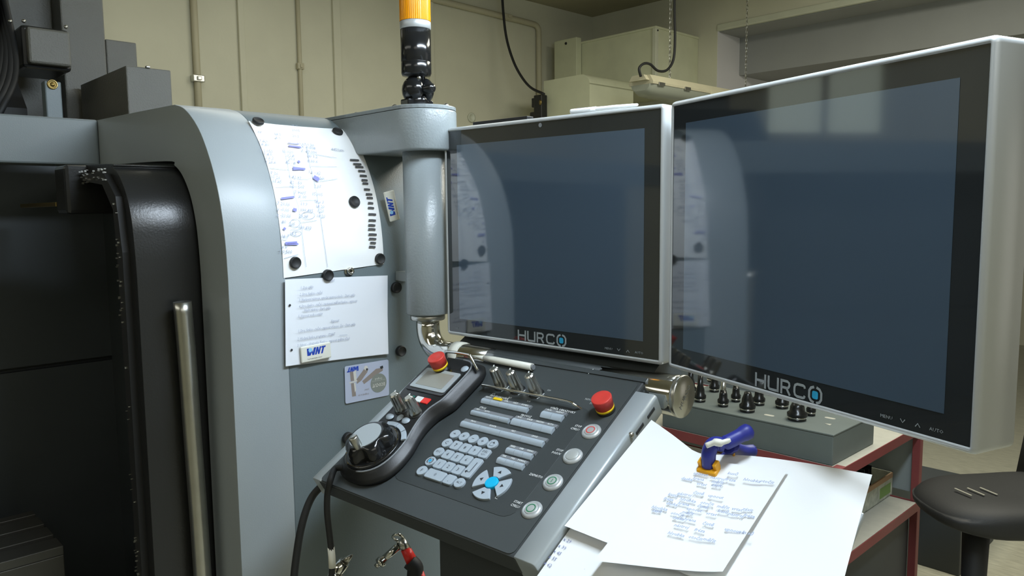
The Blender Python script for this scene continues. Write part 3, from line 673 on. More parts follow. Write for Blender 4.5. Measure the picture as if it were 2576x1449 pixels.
# side rails
def rail(u0, u1, v0, v1, d0, label):
    prof = [(u0, -d0), (u1 - .003, -d0), (u1, -d0 + .003), (u1, -.005)] + [(u1 - .006 + .006 * math.cos(a), -.005 + .006 * math.sin(a)) for a in [PI / 2 * k / 5 for k in range(1, 6)]] + [(u0 + .0015, .001), (u0, -.0005)]
    m = MB(); t = bmesh.new()
    a = [t.verts.new((x, v0, z)) for x, z in prof]; b = [t.verts.new((x, v1, z)) for x, z in prof]
    t.faces.new(a); t.faces.new(b[::-1])
    for i in range(len(prof)): t.faces.new((a[i], a[(i + 1) % len(prof)], b[(i + 1) % len(prof)], b[i])).smooth = True
    bmesh.ops.recalc_face_normals(t, faces=t.faces[:]); m.merge(t)
    o = m.build('side_rail', M_ALU, cons); o['label'] = label
    md = o.modifiers.new('b', 'BEVEL'); md.width = .001; md.segments = 1; md.limit_method = 'ANGLE'; md.angle_limit = .9
    return o
rr_ = rail(.2065, .241, -.127, .174, .034, 'right silver side rail')
rail(-.2065, -.182, -.127, .12, .034, 'left silver side rail')
m = MB()
for v in (.118, .150): m.box(.2405, .2418, v - .010, v + .010, -.014, -.009, .0005)
m.build('vent_slot', M_PRINT, rr_)
m = MB(); m.ball((.241, .098, -.004), .004); m.build('screw', M_STEEL, rr_)
# support under the panel
q = CAM + ray(1104, 1400) * 1.13
m = MB(); m.box(0, .27, 0, .20, -1.08, .03, .004); m.build('support_post', M_CONSB, cons, FC.inverted() @ mat_axes(q, U, B_, Zv))
# pivot cylinder at the right end
cx_, cy_ = .262, .212
m = MB(); m.lathe([(0, -.24), (.0275, -.24), (.0295, -.005), (.0295, 0), (.027, .003)], T((.252, .207, -.028)) @ Matrix.Rotation(PI / 2, 4, 'Y'), 36); pv = m.build('pivot_cylinder', M_CHROME, cons)
m = MB(); m.lathe([(.0295, 0), (.0305, .003), (.0305, .006), (.029, .008), (0, .008)], T((.252, .207, -.028)) @ Matrix.Rotation(PI / 2, 4, 'Y'), 36); ec = m.build('end_cap', M_STEEL, pv)
m = MB(); put_text(m, 'HURCO', .0105, 0, -.0038, 0, width=1.05); m.build('lettering', M_STRIP, ec, mat_axes((.2606, .207, -.028), (0, .94, .34), (0, -.34, .94), (1, 0, 0)))

# ---- keys
def key(poly, h=.0035, mm=M_KEY, legend=None, z0=.0018, bev=.0008, size=.007, rot=0, shear=0, col=M_PRINT):
    cx = sum(p[0] for p in poly) / len(poly); cy = sum(p[1] for p in poly) / len(poly)
    m = MB(); m.prism([(p[0] - cx, p[1] - cy) for p in poly], 0, h, bev=bev)
    o = m.build('key', mm, cons, T((cx, cy, z0)))
    if legend:
        m = MB()
        if callable(legend): legend(m, h + .0002)
        else:
            for k, tline in enumerate(legend.split('\n')):
                put_text(m, tline, size, 0, -size * .36 + (.5 * (legend.count('\n')) - k) * size * 1.05, h + .0002)
        m.build('legend', col, o)
    return o
PIT = .01905
def kx(c): return c * PIT - .01905
def KP(c, r):   # keypad grid; key 7 is column 1, row 1
    return ((c - 1) * PIT, -(r - 1) * PIT)
KW = .0165
def rk(c, r, leg, wc=1, hr=1, size=.0085):
    x, y = KP(c, r); x2, y2 = KP(c + wc - 1, r + hr - 1)
    return key(rrect(KW + (wc - 1) * PIT, KW + (hr - 1) * PIT, .0028, (x + x2) / 2, (y + y2) / 2), legend=leg, size=size)
def ck(c, r, leg, size=.008, col=M_PRINT):
    x, y = KP(c, r); return key(circle(.0085, x, y, 20), legend=leg, size=size, col=col)
for c, s in enumerate(('÷', '×', '−', '+')): ck(c, 0, s, .010)
def square_arrow(m, z):
    stroke(m, [(.001, .0025), (-.003, .0025), (-.003, -.004), (.0035, -.004), (.0035, -.001)], .0007, z); polyflat(m, [(.0008, .0008), (.0042, .001), (.001, .0048)], z)
ck(4, 0, square_arrow)
ck(0, 1, 'C'); rk(1, 1, '7'); rk(2, 1, '8'); rk(3, 1, '9'); rk(4, 1, 'DEL\n+/−', size=.0055)
ck(0, 2, 'ESC', .0052); rk(1, 2, '4'); rk(2, 2, '5'); rk(3, 2, '6')
def brackets(m, z):
    for sx in (-1, 1): stroke(m, [(sx * .0012, .0045), (sx * .0036, .0036), (sx * .0046, .0012), (sx * .0046, -.0012), (sx * .0036, -.0036), (sx * .0012, -.0045)], .0012, z)
bk = ck(0, 3, brackets)
m = MB(); polyflat(m, rrect(.0055, .0055, .0023), .0038); m.build('blue_mark', M_CYANL, bk)
rk(1, 3, '1'); rk(2, 3, '2'); rk(3, 3, '3')
def enter(m, z):
    stroke(m, [(.0025, .010), (.0025, -.0085), (-.0025, -.0085)], .0012, z); polyflat(m, [(-.0025, -.0055), (-.0062, -.0085), (-.0025, -.0115)], z)
rk(4, 2, enter, 1, 2)
ck(0, 4, 'F'); rk(1, 4, '0', 2, 1); rk(3, 4, '.', size=.012); ck(4, 4, 'ALT', .0052)
# arrow pad
dc = pan(1240, 1220.5)
for k, a0 in enumerate((0, 90, 180, 270)):
    R1, R2 = .0105, .0285; poly = []
    for a in range(-37, 38, 7): poly.append((R2 * math.cos(math.radians(a0 + a)), R2 * math.sin(math.radians(a0 + a))))
    for a in range(28, -29, -7): poly.append((R1 * math.cos(math.radians(a0 + a)), R1 * math.sin(math.radians(a0 + a))))
    def tri(m, z, a0=a0):
        u_ = (math.cos(math.radians(a0)), math.sin(math.radians(a0))); n_ = (-u_[1], u_[0])
        polyflat(m, [(u_[0] * .003 + 0, u_[1] * .003), (-u_[0] * .002 + n_[0] * .0032, -u_[1] * .002 + n_[1] * .0032), (-u_[0] * .002 - n_[0] * .0032, -u_[1] * .002 - n_[1] * .0032)], z)
    key([(dc[0] + p[0], dc[1] + p[1]) for p in poly], legend=tri)
o = key(circle(.0098, dc[0], dc[1], 28), h=.0048, mm=M_CYAN, bev=.0015); o['label'] = 'round cyan key'
# soft-key bars: curved grey keys with a label strip above
def bar(p_tl, p_br, n, labels, head=None, yellow=None, gap=.0):
    u0, _ = pan(*p_tl, .004); u0b, v0 = pan(*p_tl, .004); u1, v1 = pan(*p_br, .004)
    vt, vb = v0, v1; H = max(.0125, vt - vb); wk = (u1 - u0) / n
    for k in range(n):
        a, b = u0 + wk * k + .0002, u0 + wk * (k + 1) - .0002
        prof = [(vb, .0018)] + [(vb + (vt - vb) * s, .0018 + .0052 * math.sin(PI * (.12 + .62 * s)) ) for s in (0, .15, .3, .5, .7, .85, 1)] + [(vt, .0018)]
        m = MB(); m.prism([(p[0], p[1]) for p in prof], a, b, axis=0); ko = m.build('key', M_KEY, cons)
    m = MB(); m.prism([(vt, .0018), (vt, .0058), (vt + .0062, .0046), (vt + .0072, .0018)], u0, u1 + .001, axis=0); st = m.build('label_strip', M_STRIP, cons)
    m = MB()
    for k, s in enumerate(labels):
        if s: put_text(m, s, .0044, u0 + wk * (k + .5), vt + .0014, .0066, width=.85, bold=.00012)
    if head: put_text(m, head, .0054, u0 + .004, vt + .0093, .0024, align='LEFT', width=.9, bold=.0001)
    m.build('lettering', M_WHITE, st)
    if yellow is not None:
        m = MB(); m.box(u0 + wk * (yellow + .05), u0 + wk * (yellow + .95), vt + .001, vt + .0056, .0046, .0072, .0005); m.build('yellow_patch', M_YEL, st)
bar((1217, 1003), (1323, 1038), 5, ('VSTUP', '', 'OPR.', 'NÁST', 'KONEC'), 'PROGRAMOVÁNÍ', 1)
bar((1368, 1035), (1410, 1060), 2, ('AUX', 'HLEDAT'), 'VÝBĚR OBRAZOVKY')
bar((1190, 1033), (1277, 1064), 4, ('MDI', 'AUTO', '', ''), 'STROJ')
bar((1294, 1053), (1386, 1091), 4, ('RUČ', 'KALIB', 'NASTAV', 'AUTO'), 'PROVOZ')
bar((1166, 1060), (1362, 1124), 4, ('PROG', 'KONTR', 'TEST', 'CHOD'))
bar((1279, 1127), (1334, 1156), 3, ('KRES', 'OBR', 'OKNO'))
bar((1257, 1151), (1312, 1182), 3, ('TISK', 'POS', 'POMOC'))
# push buttons
def pbutton(px, py, ring, label, text, tp, bar_=False):
    u, v = pan(px, py, .006)
    m = MB(); m.lathe([(0, .0028), (.0090, .0028), (.0096, .0036), (.0112, .0036), (.0138, .0012), (.0140, 0)], None, 32); o = m.build('push_button', M_ALU2, cons, T((u, v, .0014))); o['label'] = label
    m = MB(); m.lathe([(0, .0040), (.0084, .0040), (.0090, .0036), (.0090, .0026)], None, 28); m.build('button_face', M_BUTTON, o)
    if ring:
        m = MB(); ringflat(m, 0, 0, .0052, .0065, .0042)
        if bar_: stroke(m, [(0, -.003), (0, .003)], .0009, .0042)
        m.build('ring_mark', ring, o)
    m = MB()
    for k, s in enumerate(text): put_text(m, s, .0052, 0, -k * .0062, 0, align='RIGHT', width=.9, bold=.0001)
    q = pan(*tp); m.build('lettering', M_WHITE, cons, T((u - .0185, v + .0008 + (len(text) - 1) * .0015, .0023)))
pbutton(1485, 1080, M_REDR, 'steel push button with red ring', ('STOP', 'CYKLU'), (1462, 1075))
pbutton(1438, 1142, None, 'plain steel push button', ('STOP', 'POSUV'), (1410, 1140))
pbutton(1388, 1208, M_GREENR, 'steel push button with green power mark', ('ZAPNUTO',), (1362, 1200), True)
pbutton(1335, 1277, M_GREENR, 'steel push button with green ring', ('START', 'CYKLU'), (1307, 1270))
# emergency stop
def estop(M, par, r=.0195, h0=.012, h=.020):
    m = MB(); m.lathe([(0, 0), (r * .92, 0), (r * .92, .002), (r * .80, .003), (r * .80, h0 - .003), (0, h0 - .003)], None, 32); o = m.build('emergency_stop', M_BLACK, par, M); o['label'] = 'red mushroom emergency stop button'
    m = MB(); m.lathe([(r * .8, h0 - .004), (r * .90, h0 - .004), (r * .92, h0), (r * .8, h0)], None, 32); m.build('yellow_collar', M_YEL, o)
    m = MB(); m.lathe([(r * .8, h0), (r * .9, h0), (r, h0 + h - .0022), (r * .99, h0 + h - .001), (r * .965, h0 + h - .0003), (r * .93, h0 + h), (r * .5, h0 + h), (r * .3, h0 + h - .0008), (0, h0 + h - .0008)], None, 36); m.build('mushroom_cap', M_RED, o)
    return o
eu, ev = pan(1527, 1035)
estop(T((eu - .001, ev, .0014)), cons, r=.0147, h0=.008, h=.0165)
m = MB(); q = pan(1500, 1015); put_text(m, 'NOUZOVÝ', .0052, 0, .0, 0, align='RIGHT', width=.9); put_text(m, 'STOP', .0052, 0, -.0062, 0, align='RIGHT', width=.9); m.build('lettering', M_WHITE, cons, T((q[0] + .003, q[1] + .001, .0023)))
m = MB(); q = pan(1253, 1262); put_text(m, 'ovládání', .0052, q[0] - .004, q[1], .0016, align='LEFT'); stroke(m, [(q[0] - .006, q[1] + .007), (q[0] - .006, q[1] + .002), (q[0] - .002, q[1] + .002)], .0008, .0023); m.build('lettering', M_WHITE, cons)
# selector knobs
def knob(M, par, r=.0085, h=.030, twist=0):
    t = bmesh.new(); n = 40; prof = [(1.0, 0), (1.0, .004), (.92, .008), (.80, .024), (.72, .0285), (.5, .030)]; rings = []
    for s, z in prof:
        ring_ = []
        for k in range(n):
            a = 2 * PI * k / n; rr2 = r * s * (1 - (.10 if (z > .006 and k % 8 in (0, 1)) else 0)); ring_.append(t.verts.new((rr2 * math.cos(a), rr2 * math.sin(a) , z * h / .030)))
        rings.append(ring_)
    for a, b in zip(rings, rings[1:]):
        for k in range(n): t.faces.new((a[k], a[(k + 1) % n], b[(k + 1) % n], b[k]))
    t.faces.new(rings[-1]); m = MB(); m.merge(t); o = m.build('selector_knob', M_NICKEL, par, M)
    m = MB(); m.box(-.0009, .0009, r * .35, r * .75, h, h + .0008); m.build('pointer_mark', M_WHITE, o)
    m = MB(); m.lathe([(0, .0012), (r * 1.15, .0012), (r * 1.2, 0)], None, 24); m.build('knob_base', M_BLACK, o)
    return o
for (px, py), (a, b) in zip(((1264, 974), (1305, 983), (1352, 992)), (('150', '0%'), ('100', '0%'), ('120', '0%'))):
    u, v = pan(px, py); knob(T((u, v - .001, .0014)) @ Matrix.Rotation(.5, 4, 'Z'), cons, .0100, .038)
    m = MB(); put_text(m, a, .0045, u + .016, v + .009, .0023); put_text(m, '0-%', .0042, u - .002, v - .0205, .0023)
    arc_ = [(u + .0125 * math.cos(x), v + .0125 * math.sin(x)) for x in [math.radians(-50 + 9 * k) for k in range(8)]]; stroke(m, arc_, .0010, .0023); polyflat(m, circle(.0014, arc_[0][0], arc_[0][1], 10), .0023)
    arc_ = [(u + .0125 * math.cos(x), v + .0125 * math.sin(x)) for x in [math.radians(150 + 9 * k) for k in range(8)]]; stroke(m, arc_, .0010, .0023); polyflat(m, circle(.0014, arc_[-1][0], arc_[-1][1], 10), .0023)
    m.build('lettering', M_WHITE, cons)
a, b = pan(1222, 970, .012), pan(1440, 1012, .012)
e = pan(1464, 1030)
m = MB(); m.tube(spline([(a[0] - .012, a[1], 0), (a[0] - .006, a[1], .010), (a[0], a[1], .012), ((a[0] + b[0]) / 2, (a[1] + b[1]) / 2, .012), (b[0] - .01, b[1], .012), (b[0] + .004, b[1] - .002, .010), (e[0], e[1], .0005)], 8), .0022, 10); m.build('guard_wire', M_CHROME, cons)
m = MB(); q = pan(1487, 936); stroke(m, [(q[0] - .001, q[1] - .006), (q[0] + .001, q[1] + .006)], .0012, .0014); m.build('scratch_mark', M_WHITE, cons)  # small bright scratch drawn as a white stroke

# ---- pen in the groove
a, b = pan(1199, 901, .004), pan(1341, 928, .004); P0, P1 = Vector((a[0] - .010, a[1], .0078)), Vector((b[0], b[1], .0078)); dd = (P1 - P0).normalized()
st = thing('stylus', 'white plastic stylus lying along the top of the console', 'pen', FC @ T((P0 + P1) / 2))
off = -(P0 + P1) / 2
m = MB(); m.tube([P0 + off + dd * .030, P0 + off + dd * .05, P1 + off], [.0040, .0055, .0058], 16); m.build('barrel', M_IVORY, st)
m = MB(); m.tube([P0 + off, P0 + off + dd * .012, P0 + off + dd * .030], [.0008, .0022, .0040], 12); m.build('tip', M_IVORY, st)
m = MB(); m.tube([P1 + off, P1 + off + dd * .003], .0042, 12); m.build('end_ring', M_STRIP, st)

# ================================================================== MONITORS
def monitor(F, label, cam_dot=False, twin=False):
    o = thing('monitor', label, 'monitor', F)
    W2, H2, D = .2205, .1815, .056; fr = .0066
    # frame: ring with rounded front edge
    t = bmesh.new(); rings = []
    sect = [(W2 - fr, H2 - fr, -.0005), (W2 - fr + .0006, H2 - fr + .0006, .0008), (W2 - .0048, H2 - .0048, .0012), (W2 - .0034, H2 - .0034, .0008), (W2 - .0018, H2 - .0018, -.0004), (W2 - .0006, H2 - .0006, -.0022), (W2, H2, -.0046), (W2, H2, -D + .004), (W2 - .004, H2 - .004, -D)]
    for a, b, z in sect:
        ring_ = []
        r = max(.0012, .007 - (W2 - a))
        for p in rrect(2 * a, 2 * b, r, n=4): ring_.append(t.verts.new((p[0], p[1], z)))
        rings.append(ring_)
    n = len(rings[0])
    for i, (a, b) in enumerate(zip(rings, rings[1:])):
        for k in range(n): t.faces.new((a[k], a[(k + 1) % n], b[(k + 1) % n], b[k])).smooth = True
    t.faces.new(rings[-1][::-1]); bmesh.ops.recalc_face_normals(t, faces=t.faces[:])
    m = MB(); m.merge(t); fo = m.build('frame', M_ALU2, o)
    m = MB(); m.box(-W2 + fr, W2 - fr, -H2 + fr, H2 - fr, -.012, -.0006); m.build('glass', M_GLASS, o)
    m = MB(); polyflat(m, [(-.188, -.1504), (.188, -.1504), (.188, .1504), (-.188, .1504)], -.0003); m.build('screen', M_SCREEN, o)
    # wordmark HURCO
    z = 0.0; lm = MB(); y0, y1 = -.1735, -.1565; wd = .0030; xs = [-.0515, -.0335, -.0155, .0025, .0205 + .010]
    def st_(p): stroke(lm, p, wd, z)
    x = -.0500; hh = wd / 2; lw = .0155
    st_([(x, y0), (x, y1)]); st_([(x + .0150, y0), (x + .0150, y1)]); st_([(x, -.165), (x + .0150, -.165)])
    x = -.0295; st_([(x, y1), (x, y0 + .004), (x + .0012, y0 + .0018), (x + .003, y0 + hh), (x + .0145, y0 + hh)]); st_([(x + .0145, y0), (x + .0145, y1)])
    x = -.0095; st_([(x, y0), (x, y1)]); st_([(x, y1 - hh), (x + .009, y1 - hh), (x + .0115, y1 - .003), (x + .0120, y1 - .0055), (x + .0108, y1 - .008), (x + .009, y1 - .0092), (x, y1 - .0092)]); st_([(x + .0075, y1 - .0092), (x + .0130, y0)])
    x = .0100; st_([(x + .0150, y1 - .0045), (x + .0142, y1 - .0022), (x + .0125, y1 - hh), (x + .004, y1 - hh), (x + .001, y1 - .003), (x, y1 - .006), (x, y0 + .006), (x + .001, y0 + .003), (x + .004, y0 + hh), (x + .0125, y0 + hh), (x + .0142, y0 + .0022), (x + .0150, y0 + .0045)])
    x = .0395; cy = (y0 + y1) / 2
    for sx in (-1, 1): st_([(x + sx * .0016, y1 + .0002), (x + sx * .0060, y1 - .0014), (x + sx * .0083, y1 - .0048), (x + sx * .0083, y0 + .0048), (x + sx * .0060, y0 + .0014), (x + sx * .0016, y0 - .0002)])
    lg = lm.build('wordmark', M_LOGO, o)
    m = MB(); polyflat(m, rrect(.0082, .0088, .0022, x, cy), .0002); m.build('blue_square', M_CYANL, o)
    m = MB(); put_text(m, 'MENU', .0046, .1285, -.1690, z, width=1.1); put_text(m, 'AUTO', .0046, .1815, -.1690, z, width=1.1)
    stroke(m, [(.1440, -.1655), (.1465, -.1688), (.1490, -.1655)], .0009, z); stroke(m, [(.1600, -.1692), (.1625, -.1658), (.1650, -.1692)], .0009, z); m.build('menu_marks', M_LOGO, o)
    if cam_dot:
        m = MB(); polyflat(m, circle(.0035, -.0008, .1695, 14), .0); m.build('sensor_dot', M_STRIP, o)
        m = MB(); put_text(m, 'USB', .004, -.195, -.169, z); m.build('port_mark', M_LOGO, o)
    if cam_dot:
      m = MB(); m.box(W2 - .001, W2 + .0006, .148, .152, -.022, -.018); m.box(W2 - .001, W2 + .0003, -.09, .145, -.030, -.022, .0005); m.build('side_slot', M_STRIP, fo)
    # mount behind
    m = MB(); m.box(-.05, .05, -.18, .05, -D - .05, -D, .01); m.build('rear_mount', M_BLACK, o)
    return o
monitor(FL, 'left square monitor with silver frame above the keypad console', True)
monitor(FR, 'right square monitor with silver frame nearest to the viewer')
# pen and strip on top of the left monitor
pn = thing('marker_pen', 'white pen with blue lettering resting on top of the left monitor', 'pen', FL @ T((.1075, .1862, -.014)) @ Matrix.Rotation(.0, 4, 'Z') @ Matrix.Rotation(.06, 4, 'Y') @ Matrix.Rotation(PI / 2, 4, 'Y') @ Matrix.Diagonal((.6, .6, .94, 1)))
m = MB(); m.lathe([(0, -.06), (.0058, -.06), (.0062, -.058), (.0062, -.012), (.0055, -.012)], None, 18); m.build('cap', M_IVORY if False else M_PAPER, pn)
m = MB(); m.lathe([(.0050, -.012), (.0050, .02), (.0034, .060), (.0022, .062), (0, .062)], None, 18); m.build('barrel', M_PAPER, pn)
m = MB(); m.box(-.0075, -.0058, -.002, .002, -.058, -.02, .0005); m.build('clip', M_PAPER, pn)
m = MB(); put_text(m, 'SECURIT', .0055, -.038, 0, 0, align='CENTER', width=1.1, shear=.2); m.build('lettering', M_BLUE, pn, Matrix.Rotation(0, 4, 'X') @ mat_axes((.0, .0064, 0), (0, 0, 1), (-1, 0, 0), (0, -1, 0)) if False else mat_axes((.0015, .0065, 0), (0, 0, 1), (-1, 0, 0), (0, 1, 0)))
m = MB(); m.box(-.160, -.038, .1818, .1880, -.028, -.012, .001); o = m.build('ruler_strip', M_BLACK, None, FL); tag(o, 'flat black strip lying on top of the left monitor', 'ruler')

# ================================================================== HAND PENDANT (frame FC)
PU, PV = -.1165, -.0585
pend = thing('handwheel_pendant', 'black hand pendant with display, knobs and handwheel lying on the console', 'remote control', FC @ T((PU, 0, .0014)))
def htop(v): return .021 + (.006) * min(1, max(0, (v + .02) / .06))
left = []
for v, hw_ in ((-.1165, .010), (-.112, .024), (-.102, .037), (-.088, .0445), (-.0686, .0475), (-.045, .0455), (-.028, .041), (-.012, .0375), (.004, .036), (.020, .0375), (.035, .043), (.048, .0475), (.070, .0480), (.100, .0480), (.118, .0465), (.130, .041), (.137, .032), (.139, .015)): left.append((v + .0115, hw_ * 1.04))
prof2 = spline([(v, h_, 0) for v, h_ in left], 3)
outl = [(p.y, p.x) for p in prof2] + [(-p.y, p.x) for p in prof2[::-1]]
t = bmesh.new(); lev = [(1.08, 0.0), (1.22, .12), (1.24, .34), (1.16, .56), (1.05, .78), (.985, .95), (.94, 1.0)]; rings = []
for s, hz in lev:
    rings.append([t.verts.new((x * s if True else x, y * (1 - (1 - s) * .35) , hz * htop(y))) for x, y in outl])
n = len(outl)
for a, b in zip(rings, rings[1:]):
    for k in range(n): t.faces.new((a[k], a[(k + 1) % n], b[(k + 1) % n], b[k])).smooth = True
t.faces.new(rings[0][::-1]); bmesh.ops.recalc_face_normals(t, faces=t.faces[:])
# top deck as strips
half = len(prof2)
for i in range(half - 1):
    a, b = rings[-1][i], rings[-1][i + 1]; c, d_ = rings[-1][n - 1 - i], rings[-1][n - 2 - i]
    t.faces.new((a, b, d_, c)).smooth = True
bmesh.ops.recalc_face_normals(t, faces=t.faces[:])
m = MB(); m.merge(t); m.build('housing', M_BLACK, pend)
m = MB(); m.tube(spline([(x * .962, y * .99, htop(y) * .985) for x, y in outl[:half]], 1), .0014, 6); m.build('edge_line', M_STRIP, pend)  # thin grey line along the right edge of the top deck
def pl(px, py, h):  # pixel -> pendant local at height h above the console panel
    u, v = pan(px, py, h + .0014); return (u - PU, v)
# display
m = MB(); m.prism(rrect(.090, .060, .006, 0, .0920), .024, .0285, bev=.001); m.build('display_base', M_BLACKG, pend)
m = MB(); m.prism(rrect(.080, .0470, .0035, .001, .0915), .0285, .0300, bev=.0006); df = m.build('display_frame', M_ALU, pend)
m = MB(); m.prism(rrect(.062, .0335, .001, .001, .0915), .0300, .0303); m.build('display', M_LCD, df)
q = pl(1108, 922, .034); estop(T((q[0], q[1], .026)), pend, r=.0147, h0=.012, h=.0165)
q = pl(1168, 926, .029); m = MB(); m.lathe([(0, .003), (.006, .0025), (.0075, 0)], T((q[0], q[1], .0262)), 20); m.build('round_button', M_KEY, pend)
m = MB(); a = pl(1122, 884, .040); b = pl(1180, 893, .042); c = pl(1201, 930, .024)
m.tube(spline([(a[0] - .004, a[1] - .002, .022), (a[0] - .002, a[1] - .001, .034), (a[0] + .006, a[1], .040), (b[0] - .003, b[1], .042), (b[0] + .004, b[1] - .002, .040), (c[0], c[1], .022)], 6), .0024, 10); m.build('hanging_loop', M_CHROME, pend)
for (px, py), mm, lb in (((1030, 999), M_GREEN, 'green button'), ((1053, 1003), M_WHITE, 'white button'), ((1070, 1007), M_REDB, 'red button')):
    q = pl(px, py, .029); m = MB(); m.box(-.0078, .0078, -.0058, .0058, 0, .0035, .001); o = m.build('colour_button', mm, pend, T((q[0], q[1], .0255))); o['label'] = lb
for px, py in ((1010, 1028), (1046, 1037)):
    q = pl(px, py, .026); knob(T((q[0], q[1], .0245)) @ Matrix.Rotation(.3, 4, 'Z'), pend, .0105, .032)
for px, py, w_, h_ in ((979, 1045, .0080, .0062), (1005, 1048, .0052, .0072), (1019, 1055, .0080, .0062)):
    q = pl(px, py, .0265); m = MB(); m.lathe([(0, .003), (.7, .0028), (1, 0)], T((q[0], q[1], .0238)) @ Matrix.Diagonal((w_, h_, 1, 1)), 22); m.build('membrane_button', M_KEY, pend)
# handwheel
HW = (0.0, PV)
for a0, a1 in ((108, 84), (82, 58), (56, 34)):
    poly = [((.0475) * math.cos(math.radians(a)), (.0475) * math.sin(math.radians(a))) for a in [a0 + (a1 - a0) * k / 6 for k in range(7)]] + [((.0555) * math.cos(math.radians(a)), (.0555) * math.sin(math.radians(a))) for a in [a1 + (a0 - a1) * k / 6 for k in range(7)]]
    m = MB(); m.prism(poly, 0, .003, bev=.0006); m.build('membrane_button', M_KEY, pend, T((HW[0], HW[1] - .001, .0218)))
m = MB(); m.lathe([(0, .018), (.0445, .018), (.0450, .0235), (.044, .0250), (.040, .026), (0, .026)], None, 64); hwh = m.build('handwheel', M_BLACKG, pend, T((HW[0], HW[1], 0)))
t = bmesh.new(); n = 60; rings = []
for s, z in ((.0400, .0255), (.0395, .034), (.0365, .042), (.0300, .0465), (.027, .0472)):
    ring_ = []
    for k in range(n):
        a = 2 * PI * k / n; lob = (1 + math.cos(a * 6)) / 2; f = 1 - .24 * lob ** 2 * (1 if z < .045 else .1) * (s > .030); ring_.append(t.verts.new((s * f * math.cos(a), s * f * math.sin(a), z)))
    rings.append(ring_)
for a, b in zip(rings, rings[1:]):
    for k in range(n): t.faces.new((a[k], a[(k + 1) % n], b[(k + 1) % n], b[k])).smooth = True
t.faces.new(rings[-1]); m = MB(); m.merge(t); m.build('fluted_wheel', M_BLACKG, hwh)
m = MB(); m.prism(circle(.0255, 0, 0, 40), .0472, .0482, bev=.0003); dp = m.build('dial_plate', M_ALU, hwh)
m = MB()
for k in range(100):
    a = 2 * PI * k / 100; r0, r1 = .0388, .0405 if k % 10 else .0412
    stroke(m, [(r0 * math.cos(a) * 1.045, r0 * math.sin(a) * 1.045), (r1 * math.cos(a) * 1.045, r1 * math.sin(a) * 1.045)], .0007 if k % 10 else .0016, .0257)
m.build('scale_marks', M_BRASS, hwh)
q = pl(889, 1103, .064)
m = MB(); m.lathe([(0, .067), (.0055, .067), (.0068, .0658), (.0068, .050), (.0062, .046)], T((q[0] - HW[0], q[1] - HW[1], 0)), 24); m.build('crank_knob', M_STEEL, hwh)
# cables
g0 = FC @ Vector((PU - .022, -.098, .012))
pts = [FC.inverted() @ g0] + [Vector((*pan(x, y, h), h)) for x, y, h in ((845, 1178, .012), (832, 1205, .012))]
pts = [FC @ p for p in pts]
def depth_pt(px, py, dist): return CAM + ray(px, py) * dist
D0 = (pts[-1] - CAM).dot(CR.col[2])
pts += [depth_pt(*p) for p in ((824, 1240, D0 + .01), (823, 1290, D0 + .02), (829, 1345, D0 + .03), (835, 1400, D0 + .035), (836, 1425, D0 + .035), (832, 1470, D0 + .035), (825, 1560, D0 + .03))]
cb = thing('pendant_cable', 'black cable from the pendant hanging over the console front with a white sleeve', 'cable', T(pts[2]))
sp_ = spline(pts, 6); inv = T(pts[2]).inverted()
m = MB(); m.tube([inv @ p for p in sp_], .0048, 10); m.build('sheath', M_RUBBER, cb)
seg = [inv @ depth_pt(x, y, D0 + .0345) for x, y in ((832.5, 1377), (834.8, 1400), (836, 1428))]
m = MB(); m.tube(seg, .0056, 12); m.build('sleeve', M_IVORY, cb)
pts = [depth_pt(*p) for p in ((870, 1195, 1.215), (838, 1206, 1.205), (806, 1226, 1.195), (784, 1252, 1.19), (768, 1290, 1.185), (755, 1340, 1.18), (747, 1390, 1.18), (740, 1449, 1.18), (735, 1540, 1.18))]
m = MB(); m.tube([p - pts[2] for p in spline(pts, 6)], .0058, 10); o = m.build('console_cable', M_RUBBER, None, T(pts[2])); tag(o, 'black cable hanging left below the console corner', 'cable')

# ================================================================== AIR GUN below the console
G = 1.38
def gp(px, py, d=G): return depth_pt(px, py, d)
ag = thing('air_gun', 'chrome air blow gun with red and black handle hanging under the console', 'air gun', T(gp(1000, 1360)))
gi = T(gp(1000, 1360)).inverted()
m = MB(); m.tube([gi @ gp(962, 1410), gi @ gp(1004, 1372)], .0067, 16); m.tube([gi @ gp(946, 1425), gi @ gp(955, 1416)], .0047, 12); m.tube([gi @ gp(955, 1417), gi @ gp(963, 1409)], .0099, 16); m.build('barrel', M_CHROME, ag)
m = MB(); pts = [gi @ (gp(1001, 1352) + (CR.col[0] * math.cos(a) + CR.col[1] * math.sin(a)) * .0088 + CR.col[2] * .01 * math.sin(a)) for a in [2 * PI * k / 14 for k in range(15)]]
m.tube(pts, .0028, 8, cap=False); m.build('hook_ring', M_CHROME, ag)
m = MB(); m.tube([gi @ gp(1008, 1358), gi @ gp(1024, 1384)], .0083, 14); m.build('valve_body', M_STEEL, ag)
m = MB(); m.tube([gi @ gp(1020, 1380), gi @ gp(1036, 1412)], [.0092, .0108], 14); m.build('red_grip', M_REDB, ag)
m = MB(); m.tube(spline([gi @ gp(1030, 1412), gi @ gp(1044, 1426), gi @ gp(1044, 1445), gi @ gp(1040, 1480)], 5), .0145, 14); m.build('black_grip', M_RUBBER, ag)
m = MB(); m.tube([gi @ gp(1055, 1440), gi @ gp(1070, 1480)], .008, 12); m.build('red_grip_end', M_REDB, ag)
hs = thing('hose_coupling', 'small chrome hose coupling with tapered tip at the lower frame edge', 'coupling', T(gp(860, 1425, 1.2)))
gi = T(gp(860, 1425, 1.2)).inverted()
